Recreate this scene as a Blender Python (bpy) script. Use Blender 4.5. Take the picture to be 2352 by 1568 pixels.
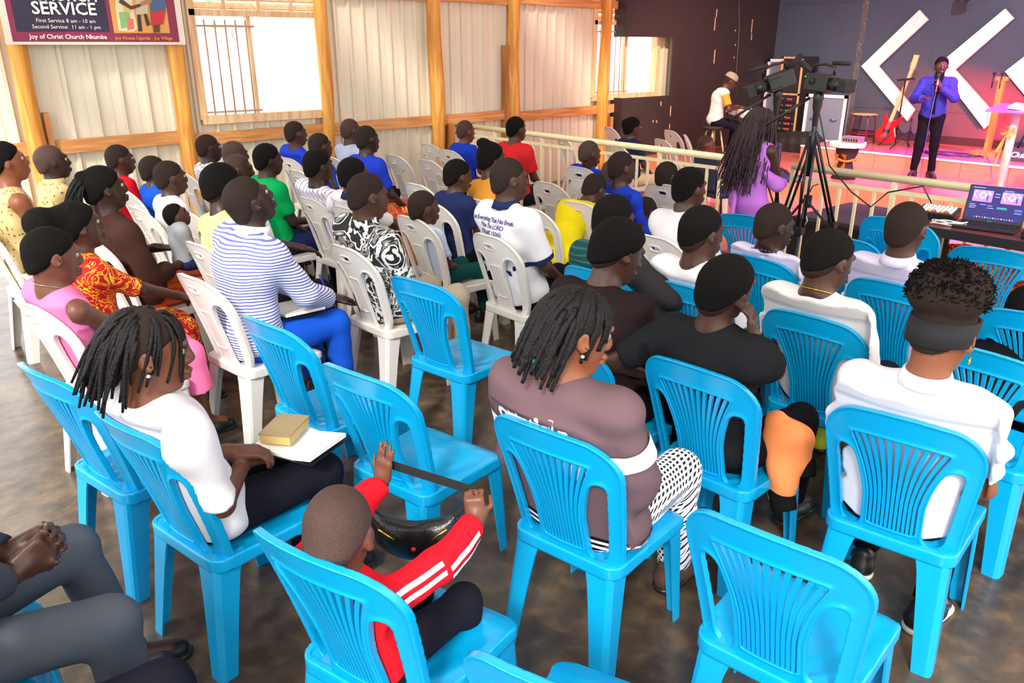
import bpy, bmesh, math, random
import numpy as np
from mathutils import Vector, Matrix
from mathutils.bvhtree import BVHTree
random.seed(7); rng = np.random.default_rng(7)
scene = bpy.context.scene
COL = scene.collection
for o in list(bpy.data.objects): bpy.data.objects.remove(o)

# ---------------------------------------------------------------- camera
F_PX = 1800.0; PITCH = math.radians(20.7); HEAD = math.radians(50.0); CAM_H = 1.95
fw = np.array([math.cos(HEAD)*math.cos(PITCH), math.sin(HEAD)*math.cos(PITCH), -math.sin(PITCH)])
rt = np.array([math.sin(HEAD), -math.cos(HEAD), 0.0]); up = np.cross(rt, fw)
CP = np.array([0.0, 0.0, CAM_H])
cd = bpy.data.cameras.new('camera'); cam = bpy.data.objects.new('camera', cd); COL.objects.link(cam)
cd.sensor_width = 36.0; cd.lens = F_PX/2352*36.0; cd.clip_end = 200
cam.matrix_world = Matrix(((rt[0], up[0], -fw[0], 0), (rt[1], up[1], -fw[1], 0), (rt[2], up[2], -fw[2], CAM_H), (0, 0, 0, 1)))
scene.camera = cam
def ray(x, y):
    d = fw*F_PX + rt*(x-1176) + up*(784-y); return d/np.linalg.norm(d)
def atz(x, y, z=0.0): d = ray(x, y); return CP + d*((z-CAM_H)/d[2])
def atY(x, y, Y): d = ray(x, y); return CP + d*(Y/d[1])
def atX(x, y, X): d = ray(x, y); return CP + d*(X/d[0])

# ---------------------------------------------------------------- sky, sun, exposure
w = bpy.data.worlds.new('sky'); scene.world = w; w.use_nodes = True
bg = w.node_tree.nodes['Background']; bg.inputs[0].default_value = (1.0, 0.985, 0.96, 1); bg.inputs[1].default_value = 3.3
sd = bpy.data.lights.new('sun', 'SUN'); sd.energy = 3.5; sd.angle = math.radians(9); sd.color = (1, .95, .86)
sun = bpy.data.objects.new('sun', sd); COL.objects.link(sun)
sun.rotation_euler = Vector((.62, .50, -.60)).to_track_quat('-Z', 'Y').to_euler()
vs = scene.view_settings; vs.view_transform = 'Standard'; vs.look = 'None'; vs.gamma = 1.0; vs.use_curve_mapping = False
vs.exposure = 0.0

# ---------------------------------------------------------------- materials
def srgb(r, g=None, b=None):
    if g is None: r, g, b = r
    return tuple(((c/255)/12.92 if c/255 <= .04045 else ((c/255+.055)/1.055)**2.4) for c in (r, g, b))
MATS = {}
def nd(nt, t, **kw):
    n = nt.nodes.new(t)
    for k, v in kw.items(): setattr(n, k, v)
    return n
def mat(name, col, rough=.6, spec=.5, metal=0, bump=0, bscale=40, var=.0, vscale=6, sheen=0, coat=0, emit=None, estr=1, alpha=None):
    """one material: principled surface, noise colour variation and noise bump"""
    if name in MATS: return MATS[name]
    m = bpy.data.materials.new(name); m.use_nodes = True; nt = m.node_tree; b = nt.nodes['Principled BSDF']
    c = srgb(col)
    b.inputs['Roughness'].default_value = rough; b.inputs['Metallic'].default_value = metal
    b.inputs['Specular IOR Level'].default_value = spec
    if sheen: b.inputs['Sheen Weight'].default_value = sheen
    if coat: b.inputs['Coat Weight'].default_value = coat
    tc = nd(nt, 'ShaderNodeTexCoord')
    n = nd(nt, 'ShaderNodeTexNoise'); n.inputs['Scale'].default_value = vscale; n.inputs['Detail'].default_value = 4
    nt.links.new(tc.outputs['Object'], n.inputs['Vector'])
    mx = nd(nt, 'ShaderNodeMix', data_type='RGBA'); nt.links.new(n.outputs[0], mx.inputs[0])
    v = max(var, .04)
    mx.inputs[6].default_value = (*[x*(1-v) for x in c], 1); mx.inputs[7].default_value = (*[min(1, x*(1+v)) for x in c], 1)
    nt.links.new(mx.outputs[2], b.inputs['Base Color'])
    if bump:
        n2 = nd(nt, 'ShaderNodeTexNoise'); n2.inputs['Scale'].default_value = bscale; n2.inputs['Detail'].default_value = 3
        nt.links.new(tc.outputs['Object'], n2.inputs['Vector'])
        bp = nd(nt, 'ShaderNodeBump'); bp.inputs['Strength'].default_value = bump; bp.inputs['Distance'].default_value = .01
        nt.links.new(n2.outputs[0], bp.inputs['Height']); nt.links.new(bp.outputs[0], b.inputs['Normal'])
    if emit: b.inputs['Emission Color'].default_value = (*srgb(emit), 1); b.inputs['Emission Strength'].default_value = estr
    m['c'] = c; MATS[name] = m; return m
def pmat(name, base, kind, col2, scale=1.0, rough=.75, axis=2, width=.5, col3=None, rot=(0, 0, 0), bump=0):
    """printed cloth: stripes, pinstripes, scrolls, dots, marble, boxes"""
    if name in MATS: return MATS[name]
    m = bpy.data.materials.new(name); m.use_nodes = True; nt = m.node_tree; b = nt.nodes['Principled BSDF']
    b.inputs['Roughness'].default_value = rough; b.inputs['Specular IOR Level'].default_value = .25
    tc = nd(nt, 'ShaderNodeTexCoord'); mp = nd(nt, 'ShaderNodeMapping'); mp.inputs['Rotation'].default_value = rot
    nt.links.new(tc.outputs['Object'], mp.inputs[0]); L = nt.links.new
    c1, c2 = (*srgb(base), 1), (*srgb(col2), 1)
    def ramp(sock, stops):
        r = nd(nt, 'ShaderNodeValToRGB'); r.color_ramp.interpolation = 'CONSTANT'
        e = r.color_ramp.elements; e[0].position = stops[0][0]; e[0].color = stops[0][1]; e[1].position = stops[1][0]; e[1].color = stops[1][1]
        for p, c in stops[2:]: q = e.new(p); q.color = c
        L(sock, r.inputs[0]); return r.outputs[0]
    if kind == 'stripe':
        sp = nd(nt, 'ShaderNodeSeparateXYZ'); L(mp.outputs[0], sp.inputs[0])
        a = nd(nt, 'ShaderNodeMath', operation='MULTIPLY'); a.inputs[1].default_value = scale; L(sp.outputs[axis], a.inputs[0])
        n = nd(nt, 'ShaderNodeTexNoise'); n.inputs['Scale'].default_value = 6; L(tc.outputs['Object'], n.inputs['Vector'])
        ad = nd(nt, 'ShaderNodeMath', operation='MULTIPLY_ADD'); ad.inputs[1].default_value = 1.6; L(n.outputs[0], ad.inputs[0]); L(a.outputs[0], ad.inputs[2])
        f = nd(nt, 'ShaderNodeMath', operation='FRACT'); L(ad.outputs[0], f.inputs[0])
        out = ramp(f.outputs[0], [(0, c1), (1-width, c2)])
    elif kind in ('scroll', 'marble'):
        n = nd(nt, 'ShaderNodeTexNoise'); n.inputs['Scale'].default_value = scale; n.inputs['Detail'].default_value = 2.2; n.inputs['Distortion'].default_value = 2.5
        L(mp.outputs[0], n.inputs['Vector'])
        if kind == 'scroll': out = ramp(n.outputs[0], [(0, c1), (.49, c2), (.53, c1), (.6, (*srgb(col3 or base), 1)), (.64, c1)])
        else: out = ramp(n.outputs[0], [(0, c1), (.42, c2), (.5, c1), (.55, (*srgb(col3 or base), 1)), (.62, c2), (.66, c1)])
    elif kind == 'dots':
        v = nd(nt, 'ShaderNodeTexVoronoi'); v.inputs['Scale'].default_value = scale; L(mp.outputs[0], v.inputs['Vector'])
        out = ramp(v.outputs['Distance'], [(0, c2), (width, c1)])
    elif kind == 'boxes':
        sp = nd(nt, 'ShaderNodeSeparateXYZ'); L(mp.outputs[0], sp.inputs[0])
        def frac(sock_a, sock_b, k):
            a = nd(nt, 'ShaderNodeMath', operation='SUBTRACT'); L(sock_a, a.inputs[0])
            if sock_b is None: a.inputs[1].default_value = 0
            else: L(sock_b, a.inputs[1])
            c = nd(nt, 'ShaderNodeMath', operation='MULTIPLY'); c.inputs[1].default_value = k; L(a.outputs[0], c.inputs[0]); f = nd(nt, 'ShaderNodeMath', operation='FRACT'); L(c.outputs[0], f.inputs[0])
            g = nd(nt, 'ShaderNodeMath', operation='LESS_THAN'); g.inputs[1].default_value = .55; L(f.outputs[0], g.inputs[0]); return g.outputs[0]
        ml = nd(nt, 'ShaderNodeMath', operation='MULTIPLY'); L(frac(sp.outputs[0], sp.outputs[2], scale), ml.inputs[0])
        a2 = nd(nt, 'ShaderNodeMath', operation='MULTIPLY_ADD'); L(sp.outputs[2], a2.inputs[0]); a2.inputs[1].default_value = .55; L(sp.outputs[1], a2.inputs[2]); L(frac(a2.outputs[0], None, scale*1.25), ml.inputs[1])
        out = ramp(ml.outputs[0], [(0, c1), (.5, c2)])
    L(out, b.inputs['Base Color'])
    MATS[name] = m; return m

# ---------------------------------------------------------------- objects and tags
def tag(o, label=None, cat=None, group=None, kind=None):
    if label: o['label'] = label
    if cat: o['category'] = cat
    if group: o['group'] = group
    if kind: o['kind'] = kind
    return o
def link(name, me, m=None, parent=None):
    o = bpy.data.objects.new(name, me); COL.objects.link(o)
    if m is not None and me is not None and len(me.materials) == 0: me.materials.append(m)
    if parent is not None: o.parent = parent
    return o
def empty(name, loc=(0, 0, 0), rz=0.0):
    o = bpy.data.objects.new(name, None); COL.objects.link(o); o.empty_display_size = .1
    o.location = loc; o.rotation_euler = (0, 0, rz); return o
def copy_tree(o, parent=None):
    c = o.copy(); COL.objects.link(c); c.parent = parent
    for ch in list(o.children): copy_tree(ch, c)
    return c
def mesh_np(name, V, Fq, smooth=True):
    me = bpy.data.meshes.new(name); n = len(Fq); k = Fq.shape[1]
    me.vertices.add(len(V)); me.vertices.foreach_set('co', np.ascontiguousarray(V, np.float32).ravel())
    me.loops.add(n*k); me.loops.foreach_set('vertex_index', np.ascontiguousarray(Fq, np.int32).ravel())
    me.polygons.add(n); me.polygons.foreach_set('loop_start', np.arange(0, n*k, k, dtype=np.int32))
    if smooth: me.polygons.foreach_set('use_smooth', np.ones(n, bool))
    me.update(calc_edges=True); return me

class MB:
    """collects simple solids into ONE mesh"""
    def __init__(s): s.v = []; s.f = []
    def add(s, V, Fs):
        b = len(s.v); s.v += [tuple(map(float, p)) for p in V]; s.f += [tuple(i+b for i in f) for f in Fs]; return s
    def box(s, c, h, R=None):
        P = [Vector((x*h[0], y*h[1], z*h[2])) for x in (-1, 1) for y in (-1, 1) for z in (-1, 1)]
        if R is not None: P = [R @ p for p in P]
        c = Vector(c)
        return s.add([p+c for p in P], [(0, 1, 3, 2), (4, 6, 7, 5), (0, 4, 5, 1), (2, 3, 7, 6), (0, 2, 6, 4), (1, 5, 7, 3)])
    def lohi(s, a, b): return s.box([(a[i]+b[i])/2 for i in range(3)], [abs(b[i]-a[i])/2 for i in range(3)])
    def beam(s, a, b, wd, ht, upv=(0, 0, 1)):
        a, b = Vector(a), Vector(b); d = (b-a); L = d.length; x = d/L; u = Vector(upv); y = u.cross(x)
        if y.length < 1e-4: y = Vector((0, 1, 0)).cross(x)
        y.normalize(); z = x.cross(y)
        return s.box((a+b)/2, (L/2, wd/2, ht/2), Matrix((x, y, z)).transposed())
    def tube(s, pts, r, n=8, close=False, caps=True):
        pts = [Vector(p) for p in pts]; N = len(pts); rr = r if hasattr(r, '__len__') else [r]*N
        rings = []; prev = None
        for i, p in enumerate(pts):
            if close: t = (pts[(i+1) % N]-pts[i-1]).normalized()
            else: t = (pts[min(i+1, N-1)]-pts[max(i-1, 0)]).normalized()
            if prev is None:
                a = Vector((0, 0, 1)) if abs(t.z) < .9 else Vector((1, 0, 0)); u = t.cross(a).normalized()
            else: u = (prev-t*prev.dot(t)).normalized()
            prev = u; v = t.cross(u)
            rings.append([p+(u*math.cos(k*2*math.pi/n)+v*math.sin(k*2*math.pi/n))*rr[i] for k in range(n)])
        V = [q for rg in rings for q in rg]; Fs = []
        for i in range(N if close else N-1):
            j = (i+1) % N
            for k in range(n): Fs.append((i*n+k, i*n+(k+1) % n, j*n+(k+1) % n, j*n+k))
        if caps and not close: Fs += [tuple(range(n))[::-1], tuple((N-1)*n+k for k in range(n))]
        return s.add(V, Fs)
    def lathe(s, prof, c=(0, 0, 0), n=20):
        c = Vector(c); V = []; Fs = []
        for r, z in prof:
            for k in range(n): V.append(c+Vector((r*math.cos(k*2*math.pi/n), r*math.sin(k*2*math.pi/n), z)))
        for i in range(len(prof)-1):
            for k in range(n): Fs.append((i*n+k, i*n+(k+1) % n, (i+1)*n+(k+1) % n, (i+1)*n+k))
        Fs += [tuple(range(n))[::-1], tuple((len(prof)-1)*n+k for k in range(n))]
        return s.add(V, Fs)
    def prism(s, poly, h, M=None):
        """polygon in local xy extruded by h along local z"""
        n = len(poly); V = [Vector((x, y, 0)) for x, y in poly]+[Vector((x, y, h)) for x, y in poly]
        if M is not None: V = [M @ v for v in V]
        return s.add(V, [tuple(range(n))[::-1], tuple(range(n, 2*n))]+[(i, (i+1) % n, n+(i+1) % n, n+i) for i in range(n)])
    def mesh(s, name, smooth=False):
        me = bpy.data.meshes.new(name); me.from_pydata(s.v, [], s.f)
        if smooth: me.polygons.foreach_set('use_smooth', np.ones(len(me.polygons), bool))
        me.update()
        bm = bmesh.new(); bm.from_mesh(me); bmesh.ops.recalc_face_normals(bm, faces=bm.faces); bm.to_mesh(me); bm.free()
        return me
    def build(s, name, m, parent=None, smooth=False, bevel=0, seg=2):
        o = link(name, s.mesh(name, smooth), m, parent)
        if bevel: b = o.modifiers.new('bevel', 'BEVEL'); b.width = bevel; b.segments = seg; b.limit_method = 'ANGLE'
        return o
def frame_mtx(o, x, y):
    """matrix with origin o, local x and y axes given (world), z = x cross y"""
    x = Vector(x).normalized(); y = Vector(y).normalized(); z = x.cross(y)
    return Matrix(((x.x, y.x, z.x, o[0]), (x.y, y.y, z.y, o[1]), (x.z, y.z, z.z, o[2]), (0, 0, 0, 1)))
def text_mesh(txt, size, bold=0.0, align='CENTER', shear=0.0, extrude=0.0, spacing=1.0):
    cu = bpy.data.curves.new('lettering', 'FONT'); cu.body = txt; cu.size = size; cu.align_x = align; cu.offset = bold*size; cu.shear = shear
    cu.extrude = extrude; cu.resolution_u = 2; cu.space_character = spacing
    o = bpy.data.objects.new('lettering', cu); COL.objects.link(o)
    me = bpy.data.meshes.new_from_object(o.evaluated_get(bpy.context.evaluated_depsgraph_get()))
    bpy.data.objects.remove(o); bpy.data.curves.remove(cu); return me
def lettering(name, txt, size, m, M, parent=None, **kw):
    me = text_mesh(txt, size, **kw); me.transform(M); return link(name, me, m, parent)

# ---------------------------------------------------------------- soft solids: distance field to mesh
class Vol:
    def __init__(s, lo, hi, h):
        s.h = h; s.lo = np.array(lo, float)-2*h; s.n = tuple(int(v) for v in np.ceil((np.array(hi)+2*h-s.lo)/h)+1)
        s.D = np.full(s.n, 9.0, np.float32)
        s.ax = [(s.lo[i]+h*np.arange(s.n[i])).astype(np.float32) for i in range(3)]
    def block(s, lo, hi):
        a = [max(0, int(math.floor((lo[i]-s.lo[i])/s.h))) for i in range(3)]
        b = [min(s.n[i], int(math.ceil((hi[i]-s.lo[i])/s.h))+1) for i in range(3)]
        if any(b[i] <= a[i] for i in range(3)): return None
        sl = tuple(slice(a[i], b[i]) for i in range(3))
        return sl, np.meshgrid(*[s.ax[i][sl[i]] for i in range(3)], indexing='ij', sparse=True)
    def put(s, prim, k=.02, op='u'):
        fn, lo, hi = prim; mg = k+2.5*s.h
        r = s.block(np.array(lo)-mg, np.array(hi)+mg)
        if r is None: return s
        sl, (X, Y, Z) = r; d = fn(X, Y, Z); a = s.D[sl]
        if op == 'u':
            h = np.clip(.5+.5*(a-d)/k, 0, 1); s.D[sl] = a+(d-a)*h-k*h*(1-h)
        else:
            h = np.clip(.5-.5*(a+d)/k, 0, 1); s.D[sl] = a+(-d-a)*h+k*h*(1-h)
        return s
    def warp(s, fn):
        r = s.block(s.lo, s.lo+s.h*np.array(s.n)); sl, (X, Y, Z) = r; s.D += fn(X, Y, Z).astype(np.float32); return s
    def clip(s, fn):
        r = s.block(s.lo, s.lo+s.h*np.array(s.n)); sl, (X, Y, Z) = r; s.D = np.maximum(s.D, fn(X, Y, Z)).astype(np.float32); return s
    def mesh(s, name, m=None):
        D = s.D; I = D < 0
        c = np.zeros(tuple(n-1 for n in s.n), np.int8)
        for dx in (0, 1):
            for dy in (0, 1):
                for dz in (0, 1): c += I[dx:s.n[0]-1+dx, dy:s.n[1]-1+dy, dz:s.n[2]-1+dz]
        act = np.argwhere((c > 0) & (c < 8)); idx = np.full(c.shape, -1, np.int32); idx[tuple(act.T)] = np.arange(len(act))
        P = np.zeros((len(act), 3)); cnt = np.zeros(len(act))
        corners = [(x, y, z) for x in (0, 1) for y in (0, 1) for z in (0, 1)]
        vals = {q: D[act[:, 0]+q[0], act[:, 1]+q[1], act[:, 2]+q[2]] for q in corners}
        for q in corners:
            for axn in range(3):
                if q[axn]: continue
                q2 = tuple(q[i]+(i == axn) for i in range(3)); a, b = vals[q], vals[q2]; mk = (a < 0) != (b < 0)
                t = np.where(mk, a/np.where(mk, a-b, 1), 0)
                for i in range(3): P[:, i] += np.where(mk, q[i]+(t if i == axn else 0), 0)
                cnt += mk
        P = (act+P/np.maximum(cnt, 1)[:, None])*s.h+s.lo
        Q = []
        for axn in range(3):
            A = I[tuple(slice(0, -1) if i == axn else slice(None) for i in range(3))]; B = I[tuple(slice(1, None) if i == axn else slice(None) for i in range(3))]
            e = np.argwhere(A != B); u, v = [(1, 2), (2, 0), (0, 1)][axn]
            ok = (e[:, u] > 0) & (e[:, v] > 0) & (e[:, u] < s.n[u]-1) & (e[:, v] < s.n[v]-1); e = e[ok]
            ins = A[tuple(e.T)]
            def cell(du, dv):
                q = e.copy(); q[:, u] += du; q[:, v] += dv; return idx[tuple(q.T)]
            q = np.stack([cell(-1, -1), cell(0, -1), cell(0, 0), cell(-1, 0)], 1); q[~ins] = q[~ins][:, ::-1]; Q.append(q)
        Q = np.concatenate(Q) if Q else np.zeros((0, 4), np.int32)
        me = mesh_np(name, P, Q)
        if m is not None: me.materials.append(m)
        return me
V3 = lambda *a: np.array(a, float)
def cap(a, b, ra, rb=None):
    a = np.array(a, float); b = np.array(b, float); rb = ra if rb is None else rb; R = max(ra, rb); ab = b-a; q = max(float(ab@ab), 1e-9)
    def fn(X, Y, Z):
        x, y, z = X-a[0], Y-a[1], Z-a[2]; t = np.clip((x*ab[0]+y*ab[1]+z*ab[2])/q, 0, 1)
        return np.sqrt((x-t*ab[0])**2+(y-t*ab[1])**2+(z-t*ab[2])**2)-(ra+(rb-ra)*t)
    return fn, np.minimum(a, b)-R, np.maximum(a, b)+R
def ell(c, r, R=None):
    c = np.array(c, float); R = np.eye(3) if R is None else np.array(R)
    def fn(X, Y, Z):
        x, y, z = X-c[0], Y-c[1], Z-c[2]; q = [R[0, i]*x+R[1, i]*y+R[2, i]*z for i in range(3)]
        k0 = np.sqrt(sum((q[i]/r[i])**2 for i in range(3))); k1 = np.sqrt(sum((q[i]/r[i]**2)**2 for i in range(3)))
        return k0*(k0-1)/np.maximum(k1, 1e-6)
    m = np.full(3, max(r)); return fn, c-m, c+m
def rbox(c, hf, rd, R=None):
    c = np.array(c, float); R = np.eye(3) if R is None else np.array(R)
    def fn(X, Y, Z):
        x, y, z = X-c[0], Y-c[1], Z-c[2]; q = [np.abs(R[0, i]*x+R[1, i]*y+R[2, i]*z)-(hf[i]-rd) for i in range(3)]
        return np.sqrt(sum(np.maximum(v, 0)**2 for v in q))+np.minimum(np.maximum(np.maximum(q[0], q[1]), q[2]), 0)-rd
    m = np.full(3, float(np.linalg.norm(hf))); return fn, c-m, c+m
def rot(yaw=0, pitch=0, roll=0):
    """yaw about z (left +), pitch about y (nose down +), roll about x; degrees"""
    y, p, r = (math.radians(v) for v in (yaw, pitch, roll))
    Rz = np.array([[math.cos(y), -math.sin(y), 0], [math.sin(y), math.cos(y), 0], [0, 0, 1]])
    Ry = np.array([[math.cos(p), 0, math.sin(p)], [0, 1, 0], [-math.sin(p), 0, math.cos(p)]])
    Rx = np.array([[1, 0, 0], [0, math.cos(r), -math.sin(r)], [0, math.sin(r), math.cos(r)]])
    return Rz @ Ry @ Rx
# ================================================================ THE SETTING
YW, YB, XB, XR = 8.88, 8.62, 13.5, 6.37          # left wall, black side boards, stage back wall, railing
Z1, Z2, XS1, XS2 = .26, .48, 9.9, 11.6           # stage levels and their front edges
def struct(name, label, o=None, loc=(0, 0, 0)):
    o = o or empty(name, loc); o['kind'] = 'structure'; o['label'] = label; return o

# floor: worn polished concrete
def floor_mat():
    m = bpy.data.materials.new('worn_concrete'); m.use_nodes = True; nt = m.node_tree; b = nt.nodes['Principled BSDF']; L = nt.links.new
    tc = nd(nt, 'ShaderNodeTexCoord')
    def noise(sc, det, dist=0):
        n = nd(nt, 'ShaderNodeTexNoise'); n.inputs['Scale'].default_value = sc; n.inputs['Detail'].default_value = det; n.inputs['Distortion'].default_value = dist
        L(tc.outputs['Object'], n.inputs['Vector']); return n.outputs[0]
    def ramp(s, st):
        r = nd(nt, 'ShaderNodeValToRGB'); e = r.color_ramp.elements
        e[0].position, e[0].color = st[0][0], (*srgb(st[0][1]), 1); e[1].position, e[1].color = st[1][0], (*srgb(st[1][1]), 1)
        for p, c in st[2:]: q = e.new(p); q.color = (*srgb(c), 1)
        L(s, r.inputs[0]); return r.outputs[0]
    a = ramp(noise(2.2, 12, .1), [(.34, (44, 35, 30)), (.47, (66, 53, 44)), (.56, (92, 76, 60)), (.70, (130, 116, 98))])
    c = ramp(noise(11, 10, .2), [(.34, (54, 50, 48)), (.5, (84, 70, 56)), (.68, (128, 102, 76))])
    mx = nd(nt, 'ShaderNodeMix', data_type='RGBA'); mx.inputs[0].default_value = .5; L(a, mx.inputs[6]); L(c, mx.inputs[7])
    L(mx.outputs[2], b.inputs['Base Color'])
    rr = nd(nt, 'ShaderNodeMapRange'); rr.inputs[3].default_value = .14; rr.inputs[4].default_value = .42; L(noise(3, 5), rr.inputs[0]); L(rr.outputs[0], b.inputs['Roughness'])
    bp = nd(nt, 'ShaderNodeBump'); bp.inputs['Strength'].default_value = .25; bp.inputs['Distance'].default_value = .01; L(noise(9, 6), bp.inputs['Height']); L(bp.outputs[0], b.inputs['Normal'])
    return m
struct('floor', 'worn brown polished concrete hall floor', MB().lohi((-5, -6, -.15), (14.2, 9.2, 0)).build('floor', floor_mat()))
struct('ground', 'pale sandy ground outside the hall', MB().lohi((-40, -40, -.4), (60, 60, -.16)).build('ground', mat('sand', (196, 182, 156), .9)))
# orange floor tiles beyond the railing
TILE = mat('orange_tile', (230, 136, 108), .28, .5, var=.08, vscale=2)
GROUT = mat('grout', (196, 120, 92), .8)
fr = struct('floor_tiled', 'orange floor tiles between the railing and the stage', MB().lohi((6.6, -3, 0), (XS1, 8.55, .006)).build('floor_tiled', GROUT))
tile_me = MB().lohi((-.245, -.245, 0), (.245, .245, .006)).mesh('tile'); tile_me.materials.append(TILE)
for i in range(6):
    for j in range(22): o = link('tile', tile_me, None, fr); o.location = (6.87+i*.5, -2.7+j*.5, .006)

# left wall: ribbed metal sheets on timber rails
SHEET = mat('pale_metal_sheet', (228, 219, 198), .42, .5, var=.07, vscale=1.5, bump=.05, bscale=3)
def sheet_mesh(z0, z1, ribs=4, pitch=.2):
    prof = []
    for r in range(ribs):
        y = r*pitch; prof += [(y, 0), (y+.07, 0), (y+.072, -.004), (y+.10, -.004), (y+.102, 0), (y+.150, 0), (y+.160, -.036), (y+.186, -.036), (y+.196, 0)]
    prof.append((ribs*pitch+.012, -.001))
    V = [(x, d, z) for z in (z0, z1) for x, d in prof]+[(x, .004, z) for z in (z0, z1) for x, d in prof]; n = len(prof); Fs = []
    for i in range(n-1): Fs += [(i, i+1, n+i+1, n+i), (2*n+i+1, 2*n+i, 3*n+i, 3*n+i+1)]
    Fs += [(0, n, 3*n, 2*n), (n-1, 3*n-1, 4*n-1, 2*n-1)]
    me = bpy.data.meshes.new('metal_sheet'); me.from_pydata(V, [], Fs); me.materials.append(SHEET); me.update(); return me
wl = struct('wall_left', 'cream ribbed metal sheet wall on timber rails')
W1 = (3.06, 4.58, 1.2, 2.95); W2 = (9.0, 10.5, 1.2, 2.75); DR = (-1.7, 1.1, 0, 3.0)
full, under, over, under2, over2, over_d = sheet_mesh(0, 3.9), sheet_mesh(0, 1.2), sheet_mesh(2.95, 3.9), sheet_mesh(0, 1.2), sheet_mesh(2.75, 3.9), sheet_mesh(3.0, 3.9)
def put_sheets(x0, x1, me):
    n = max(1, round((x1-x0)/.8)); st = (x1-x0)/n
    for i in range(n): o = link('metal_sheet', me, None, wl); o.location = (x0+i*st, YW, 0); o.scale = (st/.8, 1, 1)
put_sheets(-4.9, DR[0], full); put_sheets(DR[0], DR[1], over_d); put_sheets(DR[1], W1[0], full)
put_sheets(W1[0], W1[1], under); put_sheets(W1[0], W1[1], over)
put_sheets(W1[1], W2[0], full); put_sheets(W2[0], W2[1], under2); put_sheets(W2[0], W2[1], over2); put_sheets(W2[1], 13.6, full)

# round timber posts, split planks and rails of the left wall
def wood_mat(name, c1, c2, axis=2, sc=14):
    m = bpy.data.materials.new(name); m.use_nodes = True; nt = m.node_tree; b = nt.nodes['Principled BSDF']; L = nt.links.new
    tc = nd(nt, 'ShaderNodeTexCoord'); mp = nd(nt, 'ShaderNodeMapping'); s = [sc]*3; s[axis] = sc*.08; mp.inputs['Scale'].default_value = s
    L(tc.outputs['Object'], mp.inputs[0]); n = nd(nt, 'ShaderNodeTexNoise'); n.inputs['Scale'].default_value = 1.5; n.inputs['Detail'].default_value = 6; n.inputs['Distortion'].default_value = .8
    L(mp.outputs[0], n.inputs['Vector']); r = nd(nt, 'ShaderNodeValToRGB'); e = r.color_ramp.elements
    e[0].position = .35; e[0].color = (*srgb(c1), 1); e[1].position = .62; e[1].color = (*srgb(c2), 1); L(n.outputs[0], r.inputs[0]); L(r.outputs[0], b.inputs['Base Color'])
    k = nd(nt, 'ShaderNodeTexVoronoi'); k.inputs['Scale'].default_value = 3.0; L(tc.outputs['Object'], k.inputs['Vector'])
    b.inputs['Roughness'].default_value = .6; bp = nd(nt, 'ShaderNodeBump'); bp.inputs['Strength'].default_value = .3; bp.inputs['Distance'].default_value = .005; L(n.outputs[0], bp.inputs['Height']); L(bp.outputs[0], b.inputs['Normal'])
    MATS[name] = m; return m
POST = wood_mat('orange_pole', (204, 130, 44), (236, 176, 84)); RAIL = wood_mat('rail_timber', (196, 128, 66), (226, 166, 104), 0); PLANK = wood_mat('dark_plank', (160, 98, 48), (196, 134, 74))
tn = [0]
def trim(label, mb, m, **kw):
    tn[0] += 1; return struct(f'trim_{tn[0]}', label, mb.build(f'trim_{tn[0]}', m, **kw))
names = ['leftmost', 'second', 'third', 'fourth', 'fifth', 'sixth']
posts = []
for k, (px, r) in enumerate(((62, .085), (420, .085), (751, .075), (1003, .09), (1180, .085), (1384, .085))):
    X = atY(px, 230, YW-.12)[0]; posts.append(X)
    pts = [(X+.012*math.sin(1.7*z+k*2)+.01*math.sin(4*z+k), YW-.12, z) for z in np.linspace(0, 3.9, 14)]
    trim(('rough orange timber pole under the left end of the banner', 'rough orange timber pole under the right end of the banner', 'slim timber pole at the right jamb of the big window', 'thick rough timber pole right of the big window', 'rough timber pole behind the boy in the red shirt', 'yellow timber pole left of the small bright window')[k],
         MB().tube(pts, [r*(1+.06*math.sin(3*z+k)) for z in np.linspace(0, 3.9, 14)], 14), POST, smooth=True)
trim('short split timber nailed beside the leftmost pole', MB().beam((posts[0]+.13, YW-.09, 0), (posts[0]+.13, YW-.09, 1.35), .05, .09, (0, 1, 0)), PLANK)
trim('short split timber standing beside the pole under the banner', MB().beam((posts[1]+.16, YW-.09, 0), (posts[1]+.2, YW-.09, .62), .05, .12, (0, 1, 0)), PLANK)
trim('rough plank nailed along the pole behind the boy in red', MB().beam((posts[4]-.12, YW-.09, 0), (posts[4]-.12, YW-.09, 1.95), .05, .11, (0, 1, 0)), PLANK)
trim('weathered timber stub beside the left end of the railing', MB().beam((posts[3]+.2, YW-.09, 0), (posts[3]+.2, YW-.09, .98), .06, .2, (0, 1, 0)), PLANK)
trim('short timber stub by the third pole', MB().beam((posts[2]+.15, YW-.09, 0), (posts[2]+.15, YW-.09, .78), .06, .12, (0, 1, 0)), PLANK)
trim('short timber stub by the yellow pole', MB().beam((posts[5]+.2, YW-.09, 0), (posts[5]+.2, YW-.09, .9), .06, .12, (0, 1, 0)), PLANK)
xs = [DR[1]]+posts+[9.6]
for i in range(7):
    z = 1.02+.012*math.sin(i*2.1)
    trim('low horizontal timber rail, '+('left of the leftmost pole', 'below the banner', 'under the big window', 'between the window and the thick pole', 'behind the left end of the railing', 'behind the railing in the pinkish bay', 'under the small bright window')[i],
         MB().beam((xs[i]+(.06 if i else 0), YW-.07, z-.01), (xs[i+1]-.06, YW-.07, z+.01), .05, .125), RAIL)
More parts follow.
